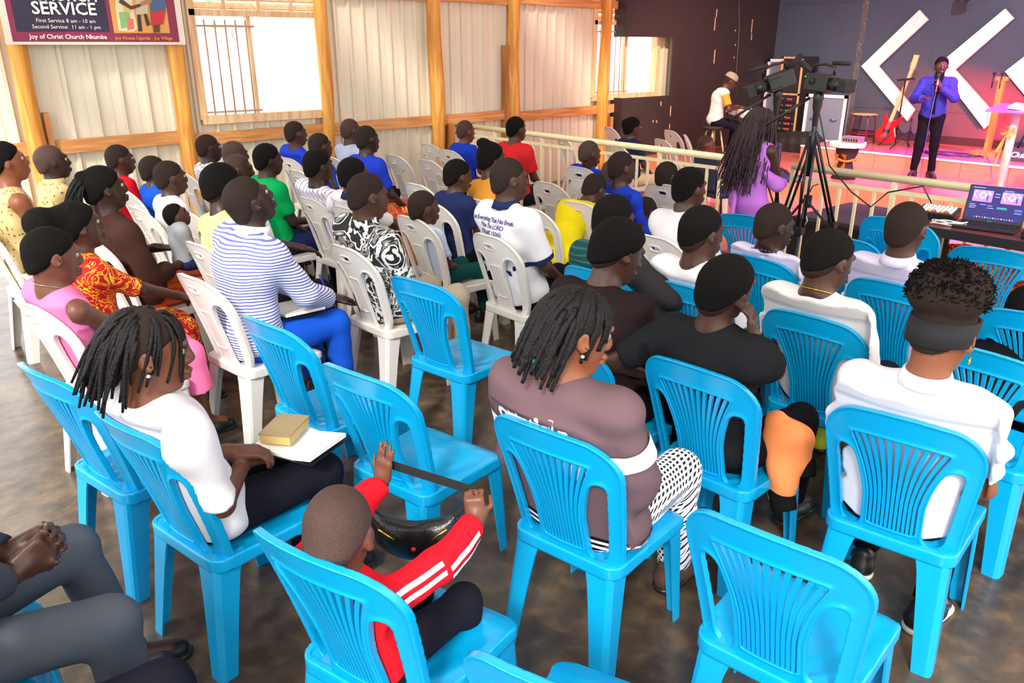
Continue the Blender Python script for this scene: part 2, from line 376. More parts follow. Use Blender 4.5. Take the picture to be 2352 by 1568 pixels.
for i, (a, b) in enumerate(((posts[2], posts[3]), (posts[3], posts[4]), (posts[4], posts[5]), (posts[5], 9.6))):
    trim('high horizontal timber rail '+('right of the big window', 'right of the thick pole', 'above the pinkish bay', 'above the small bright window')[i], MB().beam((a, YW-.06, 2.52+.01*i), (b, YW-.06, 2.52-.008*i), .05, .11), RAIL)

# windows
FRAME = wood_mat('window_frame_wood', (222, 176, 126), (244, 214, 172)); BAR = mat('rusty_pink_bar', (190, 150, 140), .5)
GLASS = bpy.data.materials.new('window_glass'); GLASS.use_nodes = True
_nt = GLASS.node_tree; _nt.nodes.remove(_nt.nodes['Principled BSDF']); _t = nd(_nt, 'ShaderNodeBsdfTransparent'); _g = nd(_nt, 'ShaderNodeBsdfGlossy'); _g.inputs['Roughness'].default_value = .05
_m = nd(_nt, 'ShaderNodeMixShader'); _m.inputs[0].default_value = .06; _nt.links.new(_t.outputs[0], _m.inputs[1]); _nt.links.new(_g.outputs[0], _m.inputs[2]); _nt.links.new(_m.outputs[0], _nt.nodes['Material Output'].inputs[0])
def window(name, label, x0, x1, z0, zh, zt, mull, bars):
    w_ = struct(name, label, loc=(x0, YW, 0)); L = x1-x0
    f = MB(); f.lohi((-.02, -.07, z0), (.06, .05, zt)); f.lohi((L-.06, -.07, z0), (L+.02, .05, zt)); f.lohi((0, -.08, z0-.05), (L, .06, z0+.04)); f.lohi((0, -.07, zh), (L, .05, zh+.06)); f.lohi((0, -.07, zt-.05), (L, .05, zt))
    f.lohi((mull*L-.02, -.04, z0), (mull*L+.02, .04, zh)); f.build('window_frame', FRAME, w_)
    MB().lohi((.06, .0, z0+.04), (mull*L-.02, .006, zh)).build('pane', GLASS, w_); MB().lohi((mull*L+.02, .02, z0+.04), (L-.06, .026, zh)).build('pane', GLASS, w_)
    for i in range(bars): MB().tube([(.06+(i+.8)*(mull*L-.08)/bars, -.05, z0+.03), (.06+(i+.8)*(mull*L-.08)/bars, -.05, zh-.04)], .008, 6).build('bar', BAR, w_, smooth=True)
    for z in (z0+.07, zh-.1): MB().beam((0, -.05, z), (mull*L+.05, -.05, z), .012, .02).build('cross_bar', BAR, w_)
    n = int((zt-.05-zh-.06)/.085)
    for i in range(n):
        for a, b in ((.06, L/2-.02), (L/2+.02, L-.06)):
            MB().box(((a+b)/2, 0, zh+.1+i*.085), ((b-a)/2, .045, .008), Matrix.Rotation(math.radians(38), 3, 'X')).build('louvre_slat', FRAME, w_)
    for xx in (L/4, L/2, 3*L/4): MB().lohi((xx-.015, -.06, zh+.06), (xx+.015, -.03, zt-.05)).build('louvre_bar', FRAME, w_)
window('window_1', 'big overexposed window with vertical bars and louvres above', W1[0], W1[1], W1[2], 2.24, W1[3], .42, 5)
window('window_2', 'small bright barred window beside the black boards', W2[0], W2[1], W2[2], 2.24, W2[3], .5, 6)

# black boards in front of the wall near the stage, with an opening for the window
BLACK = mat('black_board_paint', (52, 42, 44), .55, .4, var=.12, vscale=3, bump=.05, bscale=60)
BLUEG = mat('blue_grey_board_paint', (72, 80, 98), .5, .4, var=.10, vscale=2.5, bump=.05, bscale=60)
sw = struct('wall_stage_side', 'black painted boards closing the left side of the stage')
xL = atY(1440, 50, YB)[0]; xO = atY(1543, 150, YB)[0]; zT = atY(1490, 85, YB)[2]; zB = atY(1490, 222, YB)[2]; xE = 13.56
MB().lohi((xL, YB, zT), (xO, YB+.02, 3.9)).build('board', BLACK, sw); MB().lohi((xL, YB, 0), (xO, YB+.02, zB)).build('board', BLACK, sw)
MB().lohi((xL-.02, YB, zT), (xL, YW-.02, 3.9)).build('return_board', BLACK, sw); MB().lohi((xL-.02, YB, 0), (xL, YW-.02, zB)).build('return_board', BLACK, sw)
ed = [xO, atY(1640, 100, YB)[0], atY(1700, 100, YB)[0], xE]
for i in range(3): MB().lohi((ed[i]+.003, YB+.004*(i % 2), 0), (ed[i+1]-.003, YB+.02+.004*(i % 2), 3.9)).build('board', BLACK, sw)
CHIP = mat('bare_wood_chip', (206, 176, 150), .8)
for (px, py, l_) in ((1646, 30, .12), (1642, 55, .2), (1641, 130, .22), (1726, 85, .1), (1727, 60, .22), (1689, 70, .03), (1689, 103, .03), (1686, 132, .03), (1540, 255, .16), (1538, 290, .08), (1639, 300, .5), (1500, 278, .04), (1508, 279, .04), (1518, 238, .07)):
    p = atY(px, py, YB); MB().lohi((p[0]-.012, YB-.002, p[2]-l_/2), (p[0]+.012, YB+.001, p[2]+l_/2)).build('paint_chip', CHIP, sw)
cpx = [(1697, 0), (1698, 60), (1696, 95), (1692, 150), (1690, 215)]
tag(MB().tube([atY(x, y, YB-.015) for x, y in cpx], .007, 6).build('electric_cable', mat('grey_conduit', (96, 90, 92), .5), smooth=True), 'grey cable hanging down the black boards behind the keyboard player', 'cable')
bw = struct('wall_back', 'blue-grey painted board wall behind the stage')
eb = [YB+.4, atX(1790, 60, XB)[1], atX(1833, 60, XB)[1], atX(1975, 60, XB)[1], atX(1989, 60, XB)[1], atX(2150, 60, XB)[1], 4.1, 2.9, 1.7, .5, -.7, -1.9, -3.1]
STRIP = pmat('patterned_tape', (78, 84, 98), 'scroll', (150, 124, 88), 9, .5, col3=(110, 104, 92))
for i in range(len(eb)-1): MB().lohi((XB, eb[i+1]+.003, 0), (XB+.02+.006*(i % 2), eb[i]-.003, 3.9)).build('board', STRIP if i == 3 else BLUEG, bw)
MB().lohi((XB-.012, eb[3], 2.62), (XB, eb[0]-.02, 2.64)).build('batten', BLUEG, bw)
MB().lohi((XB-.012, -3, .96), (XB, eb[4], .98)).build('batten', BLUEG, bw)
MB().lohi((XB-.03, -3, Z2), (XB, eb[4], Z2+.12)).build('skirting', mat('skirting_black', (40, 38, 44), .5), bw)

# stage: two tiled platforms
NOSE = mat('white_nosing', (240, 236, 236), .3); STOP = mat('stage_top_tile', (206, 118, 100), .16, .6, var=.1, vscale=1.2)
s1 = struct('floor_stage_lower', 'lower tiled stage platform', MB().lohi((XS1+.01, -3, 0), (XB, YB, Z1)).build('floor_stage_lower', STOP))
s2 = struct('floor_stage_upper', 'upper tiled stage platform', MB().lohi((XS2+.01, -3, Z1), (XB, 6.75, Z2)).build('floor_stage_upper', STOP))
rt1 = MB().lohi((0, -.295, 0), (.012, .295, Z1-.01)).mesh('riser_tile'); rt1.materials.append(TILE); rt2 = MB().lohi((0, -.295, 0), (.012, .295, Z2-Z1-.012)).mesh('riser_tile'); rt2.materials.append(TILE)
for j in range(19): o = link('riser_tile', rt1, None, s1); o.location = (XS1, YB-.3-j*.6, 0)
for j in range(16): o = link('riser_tile', rt2, None, s2); o.location = (XS2, 6.45-j*.6, Z1)
MB().lohi((XS1-.01, -3, Z1-.004), (XS1+.04, YB, Z1+.004)).build('nosing', mat('tile_nosing', (214, 150, 130), .3), s1)
MB().lohi((XS2-.012, -3, Z2-.018), (XS2+.03, 6.75, Z2+.004)).build('nosing', NOSE, s2)

# roof: metal sheets with translucent skylight strips
ROOF = mat('roof_sheet', (206, 200, 188), .5); ce = struct('ceiling', 'pale metal roof sheets with translucent strips', loc=(0, 0, 0))
SKY = bpy.data.materials.new('translucent_roof_sheet'); SKY.use_nodes = True; _nt = SKY.node_tree; _nt.nodes.remove(_nt.nodes['Principled BSDF'])
_t = nd(_nt, 'ShaderNodeBsdfTransparent'); _t.inputs[0].default_value = (.9, .9, .88, 1); _d = nd(_nt, 'ShaderNodeBsdfDiffuse'); _m = nd(_nt, 'ShaderNodeMixShader'); _m.inputs[0].default_value = .1
_nt.links.new(_t.outputs[0], _m.inputs[1]); _nt.links.new(_d.outputs[0], _m.inputs[2]); _nt.links.new(_m.outputs[0], _nt.nodes['Material Output'].inputs[0])
x = -1.2; i = 0
while x < 13.6:
    sky = (i % 4 == 1) and x < 9.0
    MB().lohi((x, -1.6, 4.0), (x+.78, 9.3, 4.01)).build('roof_light' if sky else 'roof_sheet', SKY if sky else ROOF, ce); x += .79; i += 1
def tree(px, py, Y, hgt):
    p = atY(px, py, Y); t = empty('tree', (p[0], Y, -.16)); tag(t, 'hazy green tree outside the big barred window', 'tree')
    MB().tube([(0, 0, 0), (.05, 0, hgt*.5), (0, .1, hgt*.8)], [.07, .05, .03], 8).build('trunk', mat('haze_painted_bark', (214, 208, 200), .9), t, smooth=True)  # trunk and leaf colours paled so window glare and haze are painted in
    mb = MB()
    for _ in range(420):
        d = rng.normal(size=3); d /= np.linalg.norm(d); c = np.array([0, 0, hgt*.75])+d*np.array([1.0, 1.0, hgt*.3])*rng.uniform(.5, 1)
        R = Matrix.Rotation(rng.uniform(0, 6.3), 3, Vector(rng.normal(size=3))); s_ = rng.uniform(.1, .2)
        mb.add([Vector(c)+R @ Vector(q) for q in ((-s_, 0, 0), (0, -s_*.5, .02), (s_, 0, 0), (0, s_*.5, .02))], [(0, 1, 2, 3)])
    f = mb.build('foliage', mat('haze_painted_leaf', (206, 226, 214), .7), t); f['kind'] = 'stuff'
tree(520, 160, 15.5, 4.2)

# railings with balusters
CREAM = mat('cream_rail_paint', (226, 216, 176), .4, .5, var=.06, vscale=5, bump=.05)
def railing(name, label, y0, y1):
    r = empty(name, (XR, 0, 0)); tag(r, label, 'railing')
    MB().tube([(0, y0, .96), (0, y1, .96)], .032, 14).build('handrail', CREAM, r, smooth=True)
    MB().beam((0, y0, .855), (0, y1, .855), .03, .03).build('upper_rail', CREAM, r); MB().beam((0, y0, .1), (0, y1, .1), .03, .03).build('lower_rail', CREAM, r)
    n = int((y0-y1)/.147)
    for i in range(n+1):
        y = y0-.012-i*(y0-y1-.024)/n
        if i % 6 == 0: MB().beam((0, y, 0), (0, y, .94), .034, .034, (1, 0, 0)).build('post', CREAM, r)
        else: MB().beam((0, y, .1), (0, y, .85), .022, .022, (1, 0, 0)).build('baluster', CREAM, r)
railing('stage_railing', 'cream metal railing running from the left wall to the standing woman', YW-.05, 4.5)
railing('stage_railing', 'scuffed cream metal railing behind the laptop table', 3.76, -1.2)
# ================================================================ CHAIRS
def plastic(name, c, rough=.3):
    m = mat(name, c, rough, .5, var=.05, vscale=4, bump=.03, bscale=120); return m
BLUE = plastic('blue_plastic', (4, 160, 218), .24); WHITE = plastic('white_plastic', (226, 221, 216), .28)
def smax(a, b, k): h = np.clip(.5-.5*(a-b)/k, 0, 1); return a+(b-a)*h+k*h*(1-h)
def back_map(P):
    """(w, u, v) to chair space: the back leans and wraps round the sitter"""
    w_, u, v = P[:, 0], P[:, 1], P[:, 2]; t = np.clip(v/.5, -.2, 1.1)
    x = -.175-.13*t-.03*t*t+.045*(u/.22)**2+w_; return np.stack([x, u, .425+v*.99], 1)
def make_chair(blue):
    Mt = BLUE if blue else WHITE; root = empty('plastic_chair')
    hw = (lambda v: .200+.034*np.clip(v/.35, 0, 1)) if blue else (lambda v: .185+.03*np.clip(v/.3, 0, 1))
    pf = (lambda v: .094+.072*np.clip((v-.14)/.26, 0, 1.2)**1.7) if blue else (lambda v: .062+.05*np.clip((v-.2)/.2, 0, 1)**2)
    st = .044 if blue else .046; cr = .10 if blue else .15; top = .505; sh = .325 if blue else .36
    def fn(W, U, V):
        a = np.abs(U); vv = V+(.035 if blue else .02)*(U/.22)**2
        q0 = a-(hw(V)-cr); q1 = np.abs(vv-.23)-(top-.23-cr)
        d = np.sqrt(np.maximum(q0, 0)**2+np.maximum(q1, 0)**2)+np.minimum(np.maximum(q0, q1), 0)-cr
        hole = smax(smax(pf(V)-a, a-(hw(V)-st), .05), smax(V-sh-(.02 if blue else .015), .0-V, .02), .05 if blue else .06)
        d = np.maximum(d, -hole)
        if blue: c = smax(a-(pf(V)-.02), smax(V-(.408-.6*U*U), .035-V, .01), .012)
        else:
            c = smax(a-.042, smax(V-.30, .1-V, .01), .015)
            d = np.maximum(d, -(np.sqrt(np.maximum(np.abs(U)-.026, 0)**2+(V-.425)**2)-.013))
        d = np.maximum(d, -c)
        th = .007+.006*np.exp(-(np.maximum(-d, 0)/.008)**2)          # thicker rolled rim
        return np.maximum(d, np.abs(W)-th).astype(np.float32)
    vol = Vol((-.014, -.245, -.05), (.014, .245, .52), .004); vol.D[:] = 0; vol.warp(fn)
    me = vol.mesh('backrest', Mt); co = np.empty(len(me.vertices)*3, np.float32); me.vertices.foreach_get('co', co)
    me.vertices.foreach_set('co', back_map(co.reshape(-1, 3).astype(float)).astype(np.float32).ravel()); me.update()
    link('backrest', me, None, root)
    n = 11 if blue else 3; js = [(i+.5)/n*2-1 for i in range(n)] if blue else [-.62, 0, .62]
    for j in js:
        vs_ = np.linspace(.028, .412-.6*(j*.145)**2, 12) if blue else np.linspace(.09, .31, 5); V = []; Fs = []
        for v in vs_:
            u = j*(float(pf(np.array(v)))-.022) if blue else j*.042
            hwid = .0042+.0022*float(np.clip(v/.4, 0, 1)) if blue else .0105
            for dw, du in ((-.007, -hwid), (-.007, hwid), (.005, hwid), (.005, -hwid)): V.append((dw, u+du, v))
        V = back_map(np.array(V))
        for i in range(len(vs_)-1):
            for k in range(4): Fs.append((i*4+k, i*4+(k+1) % 4, i*4+4+(k+1) % 4, i*4+4+k))
        Fs += [(3, 2, 1, 0), tuple(len(V)-4+k for k in range(4))]
        MB().add(V, Fs).build('slat', Mt, root)
    # seat shell
    vol = Vol((-.23, -.25, .37), (.28, .25, .46), .006)
    def seat(X, Y, Z):
        hy = .205+.02*np.clip((X+.2)/.4, 0, 1); q = [np.abs(X-.02)-(.225-.05), np.abs(Y)-(hy-.05)]
        d2 = np.sqrt(np.maximum(q[0], 0)**2+np.maximum(q[1], 0)**2)+np.minimum(np.maximum(q[0], q[1]), 0)-.05
        topz = .438-.016*np.exp(-((X-.0)/.13)**2-(Y/.14)**2)-.02*np.clip((X-.17)/.07, 0, 1)**2+.0022*np.cos(np.arctan2(Y, X+.35)*26)*np.clip(1-np.abs(d2+.07)/.07, 0, 1)
        shell = np.maximum(np.maximum(d2, Z-topz), .388-Z); inner = np.maximum(np.maximum(d2+.012, Z-(topz-.01)), .3-Z)
        return smax(shell, -inner, .006).astype(np.float32)
    vol.D[:] = 0; vol.warp(seat); link('seat', vol.mesh('seat', Mt), None, root)
    def leg(sx, sy, top_, foot, w0, w1):
        V = []; Fs = []; N = 6
        for i in range(N):
            t = i/(N-1); c = np.array(top_)*(1-t)+np.array(foot)*t; w_ = w0+(w1-w0)*t**.6; r = .018; th = .007
            pr = [(w_, 0), (r, 0), (r*.3, r*.3), (0, r), (0, w_), (th, w_), (th, r+.002), (th+r*.3, th+r*.3), (r+.002, th), (w_, th)]
            for a, b in pr: V.append((c[0]-sx*a, c[1]-sy*b, c[2]))
        k = 10
        for i in range(N-1):
            for q in range(k): Fs.append((i*k+q, i*k+(q+1) % k, i*k+k+(q+1) % k, i*k+k+q))
        Fs += [tuple(range(k)), tuple((N-1)*k+q for q in range(k))]
        MB().add(V, Fs).build('leg', Mt, root)
    for sy in (1, -1):
        leg(1, sy, (.225, sy*.212, .425), (.252, sy*.228, 0), .095, .055)
        leg(-1, sy, (-.195, sy*.188, .44), (-.248, sy*.215, 0), .105, .06)
    return root
PROTO = {True: make_chair(True), False: make_chair(False)}; USED = {True: False, False: False}
def chair(blue, x, y, yaw, label, group=None, z=0.0, tilt=0):
    o = copy_tree(PROTO[blue]) if USED[blue] else PROTO[blue]; USED[blue] = True
    o.location = (x, y, z); o.rotation_euler = (0, math.radians(tilt), math.radians(yaw))
    tag(o, label, 'chair', group or ('blue plastic chairs' if blue else 'white plastic chairs')); return o
def chair_px(blue, px, py, yaw, label, z=0.0):
    """chair whose upper left back corner shows at a pixel"""
    p = atz(px, py, z+(.895 if blue else .86)); a = math.radians(yaw); lx, ly = (-.30, .212) if blue else (-.295, .19)
    return chair(blue, p[0]-(lx*math.cos(a)-ly*math.sin(a)), p[1]-(lx*math.sin(a)+ly*math.cos(a)), yaw, label, z=z)
# ================================================================ PEOPLE
SK = {'dark': mat('skin_dark', (72, 45, 36), .42, .4, var=.10, vscale=9), 'mid': mat('skin_mid', (104, 62, 44), .42, .4, var=.10, vscale=9),
      'deep': mat('skin_deep', (54, 34, 30), .4, .4, var=.10, vscale=9), 'warm': mat('skin_warm', (132, 78, 52), .42, .4, var=.10, vscale=9)}
HAIR = mat('black_hair', (16, 13, 13), .8, .12, bump=.6, bscale=220); BUZZ = mat('close_cropped_hair', (44, 33, 29), .75, .15, bump=.5, bscale=300, var=.2, vscale=60)
STUB = mat('shaved_scalp', (70, 50, 44), .6, .3, bump=.4, bscale=320, var=.3, vscale=120)
FADE = mat('faded_hair', (48, 33, 28), .7, .15, bump=.4, bscale=300, var=.2, vscale=80)
BRAID = mat('braided_hair', (20, 18, 20), .6, .25, bump=.5, bscale=150)
EYEW = mat('eye_white', (150, 140, 130), .35); EYEB = mat('eye_dark', (24, 14, 10), .15)
def cloth(name, c, **kw): return mat('cloth_'+name, c, kw.pop('rough', .9), .08, bump=.12, bscale=500, var=.05, **kw)
CL = {k: cloth(k, c) for k, c in dict(white=(222, 220, 226), offwhite=(216, 212, 212), lilac=(212, 204, 228), red=(222, 26, 40), coral=(214, 44, 48), green=(12, 168, 90), blue=(34, 62, 190), navy=(34, 44, 86),
      royal=(24, 84, 200), black=(18, 17, 20), charcoal=(30, 31, 34), jacket=(104, 82, 88), brown=(66, 42, 38), leather=(40, 29, 31), lime=(206, 216, 142), yellow=(226, 206, 30), mustard=(214, 150, 58), pink=(246, 120, 168),
      orchid=(206, 124, 226), teal=(18, 66, 66), grey=(84, 90, 100), dgrey=(58, 60, 72), midnight=(26, 26, 36), orange=(216, 92, 32), rust=(178, 112, 52), beige=(214, 190, 150), peach=(240, 140, 84), paleblue=(186, 198, 226), suitblue=(44, 48, 140), tan=(186, 170, 150)).items()}
CL['redprint'] = pmat('cloth_redprint', (186, 22, 32), 'scroll', (226, 178, 40), 9, col3=(236, 196, 60)); CL['goldprint'] = pmat('cloth_goldprint', (206, 182, 128), 'dots', (120, 96, 56), 34, width=.26)
CL['bluestripe'] = pmat('cloth_bluestripe', (232, 232, 244), 'stripe', (96, 104, 176), 62, width=.42); CL['pinstripe'] = pmat('cloth_pinstripe', (226, 222, 238), 'stripe', (70, 66, 96), 26, axis=1, width=.13)
CL['baroque'] = pmat('cloth_baroque', (36, 38, 42), 'marble', (226, 224, 220), 5, col3=(128, 126, 120)); CL['doodle'] = pmat('cloth_doodle', (222, 220, 226), 'scroll', (84, 84, 104), 11, col3=(60, 60, 80))
CL['boxes'] = pmat('cloth_boxes', (240, 238, 246), 'boxes', (22, 22, 30), 42); CL['plaidgreen'] = pmat('cloth_plaidgreen', (18, 60, 62), 'stripe', (30, 96, 92), 34, width=.3)
CL['skirtprint'] = pmat('cloth_skirtprint', (206, 70, 40), 'scroll', (240, 190, 90), 12, col3=(60, 30, 30)); CL['orangewrap'] = pmat('cloth_orangewrap', (214, 84, 24), 'stripe', (176, 62, 18), 40, axis=1, width=.4)
CL['bluecheck'] = pmat('cloth_bluecheck', (44, 42, 146), 'stripe', (40, 38, 132), 24, width=.2)
SOLE = mat('shoe_sole', (226, 220, 212), .6); SHOEB = mat('shoe_black', (26, 25, 27), .35); SHOEBR = mat('shoe_brown', (74, 50, 40), .6)

CDX0 = .055      # chair centre ahead of the hips
def capcut(a, b, ra, rb):
    fn0, lo, hi = cap(a, b, ra, rb); a = np.array(a, float); b = np.array(b, float); d = (b-a)/np.linalg.norm(b-a)
    def fn(X, Y, Z): return np.maximum(fn0(X, Y, Z), (X-b[0])*d[0]+(Y-b[1])*d[1]+(Z-b[2])*d[2])
    return fn, lo, hi
def ik(S, W, l1, l2, pole):
    S, W, pole = np.array(S, float), np.array(W, float), np.array(pole, float); v = W-S; L = np.linalg.norm(v)
    if L > (l1+l2)*.995: W = S+v/L*(l1+l2)*.995; v = W-S; L = np.linalg.norm(v)
    if L < abs(l1-l2)+.02: L = abs(l1-l2)+.02
    u = v/np.linalg.norm(v); a = (l1*l1-l2*l2+L*L)/(2*L); hgt = math.sqrt(max(l1*l1-a*a, 1e-6)); pole = pole-u*(pole@u); pole /= max(np.linalg.norm(pole), 1e-6)
    return S+u*a+pole*hgt, W
def nrm(v): v = np.array(v, float); return v/max(np.linalg.norm(v), 1e-9)
def hand(w_, d, n, side, curl, s, rmin=0, spread=.12, curls=None):
    """capsules of a hand: wrist w_, finger direction d, palm normal n, side +1/-1 picks the thumb edge"""
    d = nrm(d); n = nrm(np.array(n)-d*np.dot(n, d)); sd_ = np.cross(n, d)*side; P = []; w_ = np.array(w_, float); r = max(.0088*s, rmin)
    R = np.stack([d, sd_, n], 1); P.append((rbox(w_+d*.052*s, (.046*s, .040*s, max(.014*s, rmin)), .012*s, R), .012))
    P.append((cap(w_-d*.01*s, w_+d*.03*s, .024*s, .026*s), .015))
    for i, (y, L) in enumerate(((.029, .070), (.010, .080), (-.010, .074), (-.028, .058))):
        c = curl if curls is None else curls[i]
        b = w_+d*.092*s+sd_*y*s; dd = nrm(d+sd_*(y/.03)*spread); pts = [b]; a = 0
        for k, f in enumerate((.46, .32, .24)):
            a += c*(1.25 if k == 0 else 1.35); v = dd*math.cos(a)+n*math.sin(a); pts.append(pts[-1]+v*L*f*s)
        for k in range(3): P.append((cap(pts[k], pts[k+1], r*(1-.06*k), r*(.94-.06*k)), .004))
    b = w_+d*.022*s+sd_*.032*s; t1 = b+nrm(d*.75+sd_*.75+n*(.25+curl*.3))*.045*s; t2 = t1+nrm(d*.95+sd_*(.25-.5*curl)+n*(.2+curl*.5))*.038*s
    P += [(cap(w_+d*.01*s+sd_*.01*s, t1, r*1.5, r*1.15), .012), (cap(t1, t2, r*1.1, r*.9), .004)]
    return P
def folds(amp, seed, f=1.0):
    g = np.random.default_rng(seed); K = g.normal(size=(4, 3))*np.array([14, 14, 26])*f; ph = g.uniform(0, 6, 4)
    return lambda X, Y, Z: amp*sum(np.sin(K[i, 0]*X+K[i, 1]*Y+K[i, 2]*Z+ph[i]+1.2*np.sin(9*X+11*Z+ph[i])) for i in range(4))/2
def bounds(prims, pad=.02):
    lo = np.min([p[1] for p in prims], 0)-pad; hi = np.max([p[2] for p in prims], 0)+pad; return lo, hi
def soft(prims, h, name, m, subs=(), warp=None, clip=None):
    """prims: list of (prim, k); returns a mesh of their blended union"""
    lo, hi = bounds([p for p, k in prims]); v = Vol(lo, hi, h)
    for p, k in prims: v.put(p, max(k, 1e-3))
    if warp: v.warp(warp)
    for p, k in subs: v.put(p, k, 's')
    if clip: v.clip(clip)
    return v.mesh(name, m)
def shoe_mesh():
    v = Vol((-.12, -.06, -.01), (.2, .06, .12), .007)
    for p, k in ((cap((-.05, 0, .045), (.06, 0, .04), .042, .04), .02), (cap((.05, .004, .034), (.13, .006, .03), .042, .034), .03), (cap((-.05, 0, .05), (-.045, 0, .095), .04, .036), .02)): v.put(p, k)
    v.clip(lambda X, Y, Z: .012-Z+0*X+0*Y); return v.mesh('shoe')
def sole_mesh():
    v = Vol((-.12, -.06, -.01), (.2, .06, .05), .007); v.put(cap((-.05, 0, .02), (.13, .006, .02), .046, .045), .01); v.clip(lambda X, Y, Z: np.maximum(-Z, Z-.024)+0*X+0*Y); return v.mesh('sole')
SHOE_V, SOLE_V = shoe_mesh(), sole_mesh(); SHOES = {}
def shoe_copy(kind):
    if kind not in SHOES:
        a = SHOE_V.copy(); a.materials.append({'black': SHOEB, 'brown': SHOEBR, 'sneaker': SHOEB, 'lime': mat('lime_shoe', (206, 226, 30), .6)}[kind]); b = SOLE_V.copy(); b.materials.append(SOLE if kind == 'sneaker' else SHOEB); SHOES[kind] = (a, b)
    return SHOES[kind]
def strands(n, root_fn, skull, L, r, down, lift=1.06, curl=0.0, jitter=.01, seg=10, sides=5, seed=1, back=0.0, cR=None):
    """hanging braids: every strand starts on the skull, slides over it and falls"""
    g = np.random.default_rng(seed); mb = MB(); c, rad, R = skull
    inv = R.T
    for i in range(n):
        d = root_fn(g)
        if d is None: continue
        p = c+R @ (d*rad*1.01); pts = [p.copy()]; ln = L*g.uniform(.8, 1.1); st = ln/seg; jt = g.normal(size=3)*jitter; vel = R @ nrm(d*np.array([1, 1, .8]))*.8
        ph = g.uniform(0, 6)
        for k in range(seg):
            vel = nrm(vel*.55+np.array(down)*.5+jt*2+np.array([-back, 0, 0])*.3); p = p+vel*st
            q = inv @ (p-c); e = np.linalg.norm(q/(rad*lift))
            if e < 1: p = c+R @ (q/e)
            if curl and k > seg*.35: p = p+curl*np.array([math.cos(k*2.1+ph), math.sin(k*2.1+ph), 0])
            pts.append(p.copy())
        mb.tube(pts, [r*(1-.35*(k/seg)**2) for k in range(seg+1)], sides)
    return mb

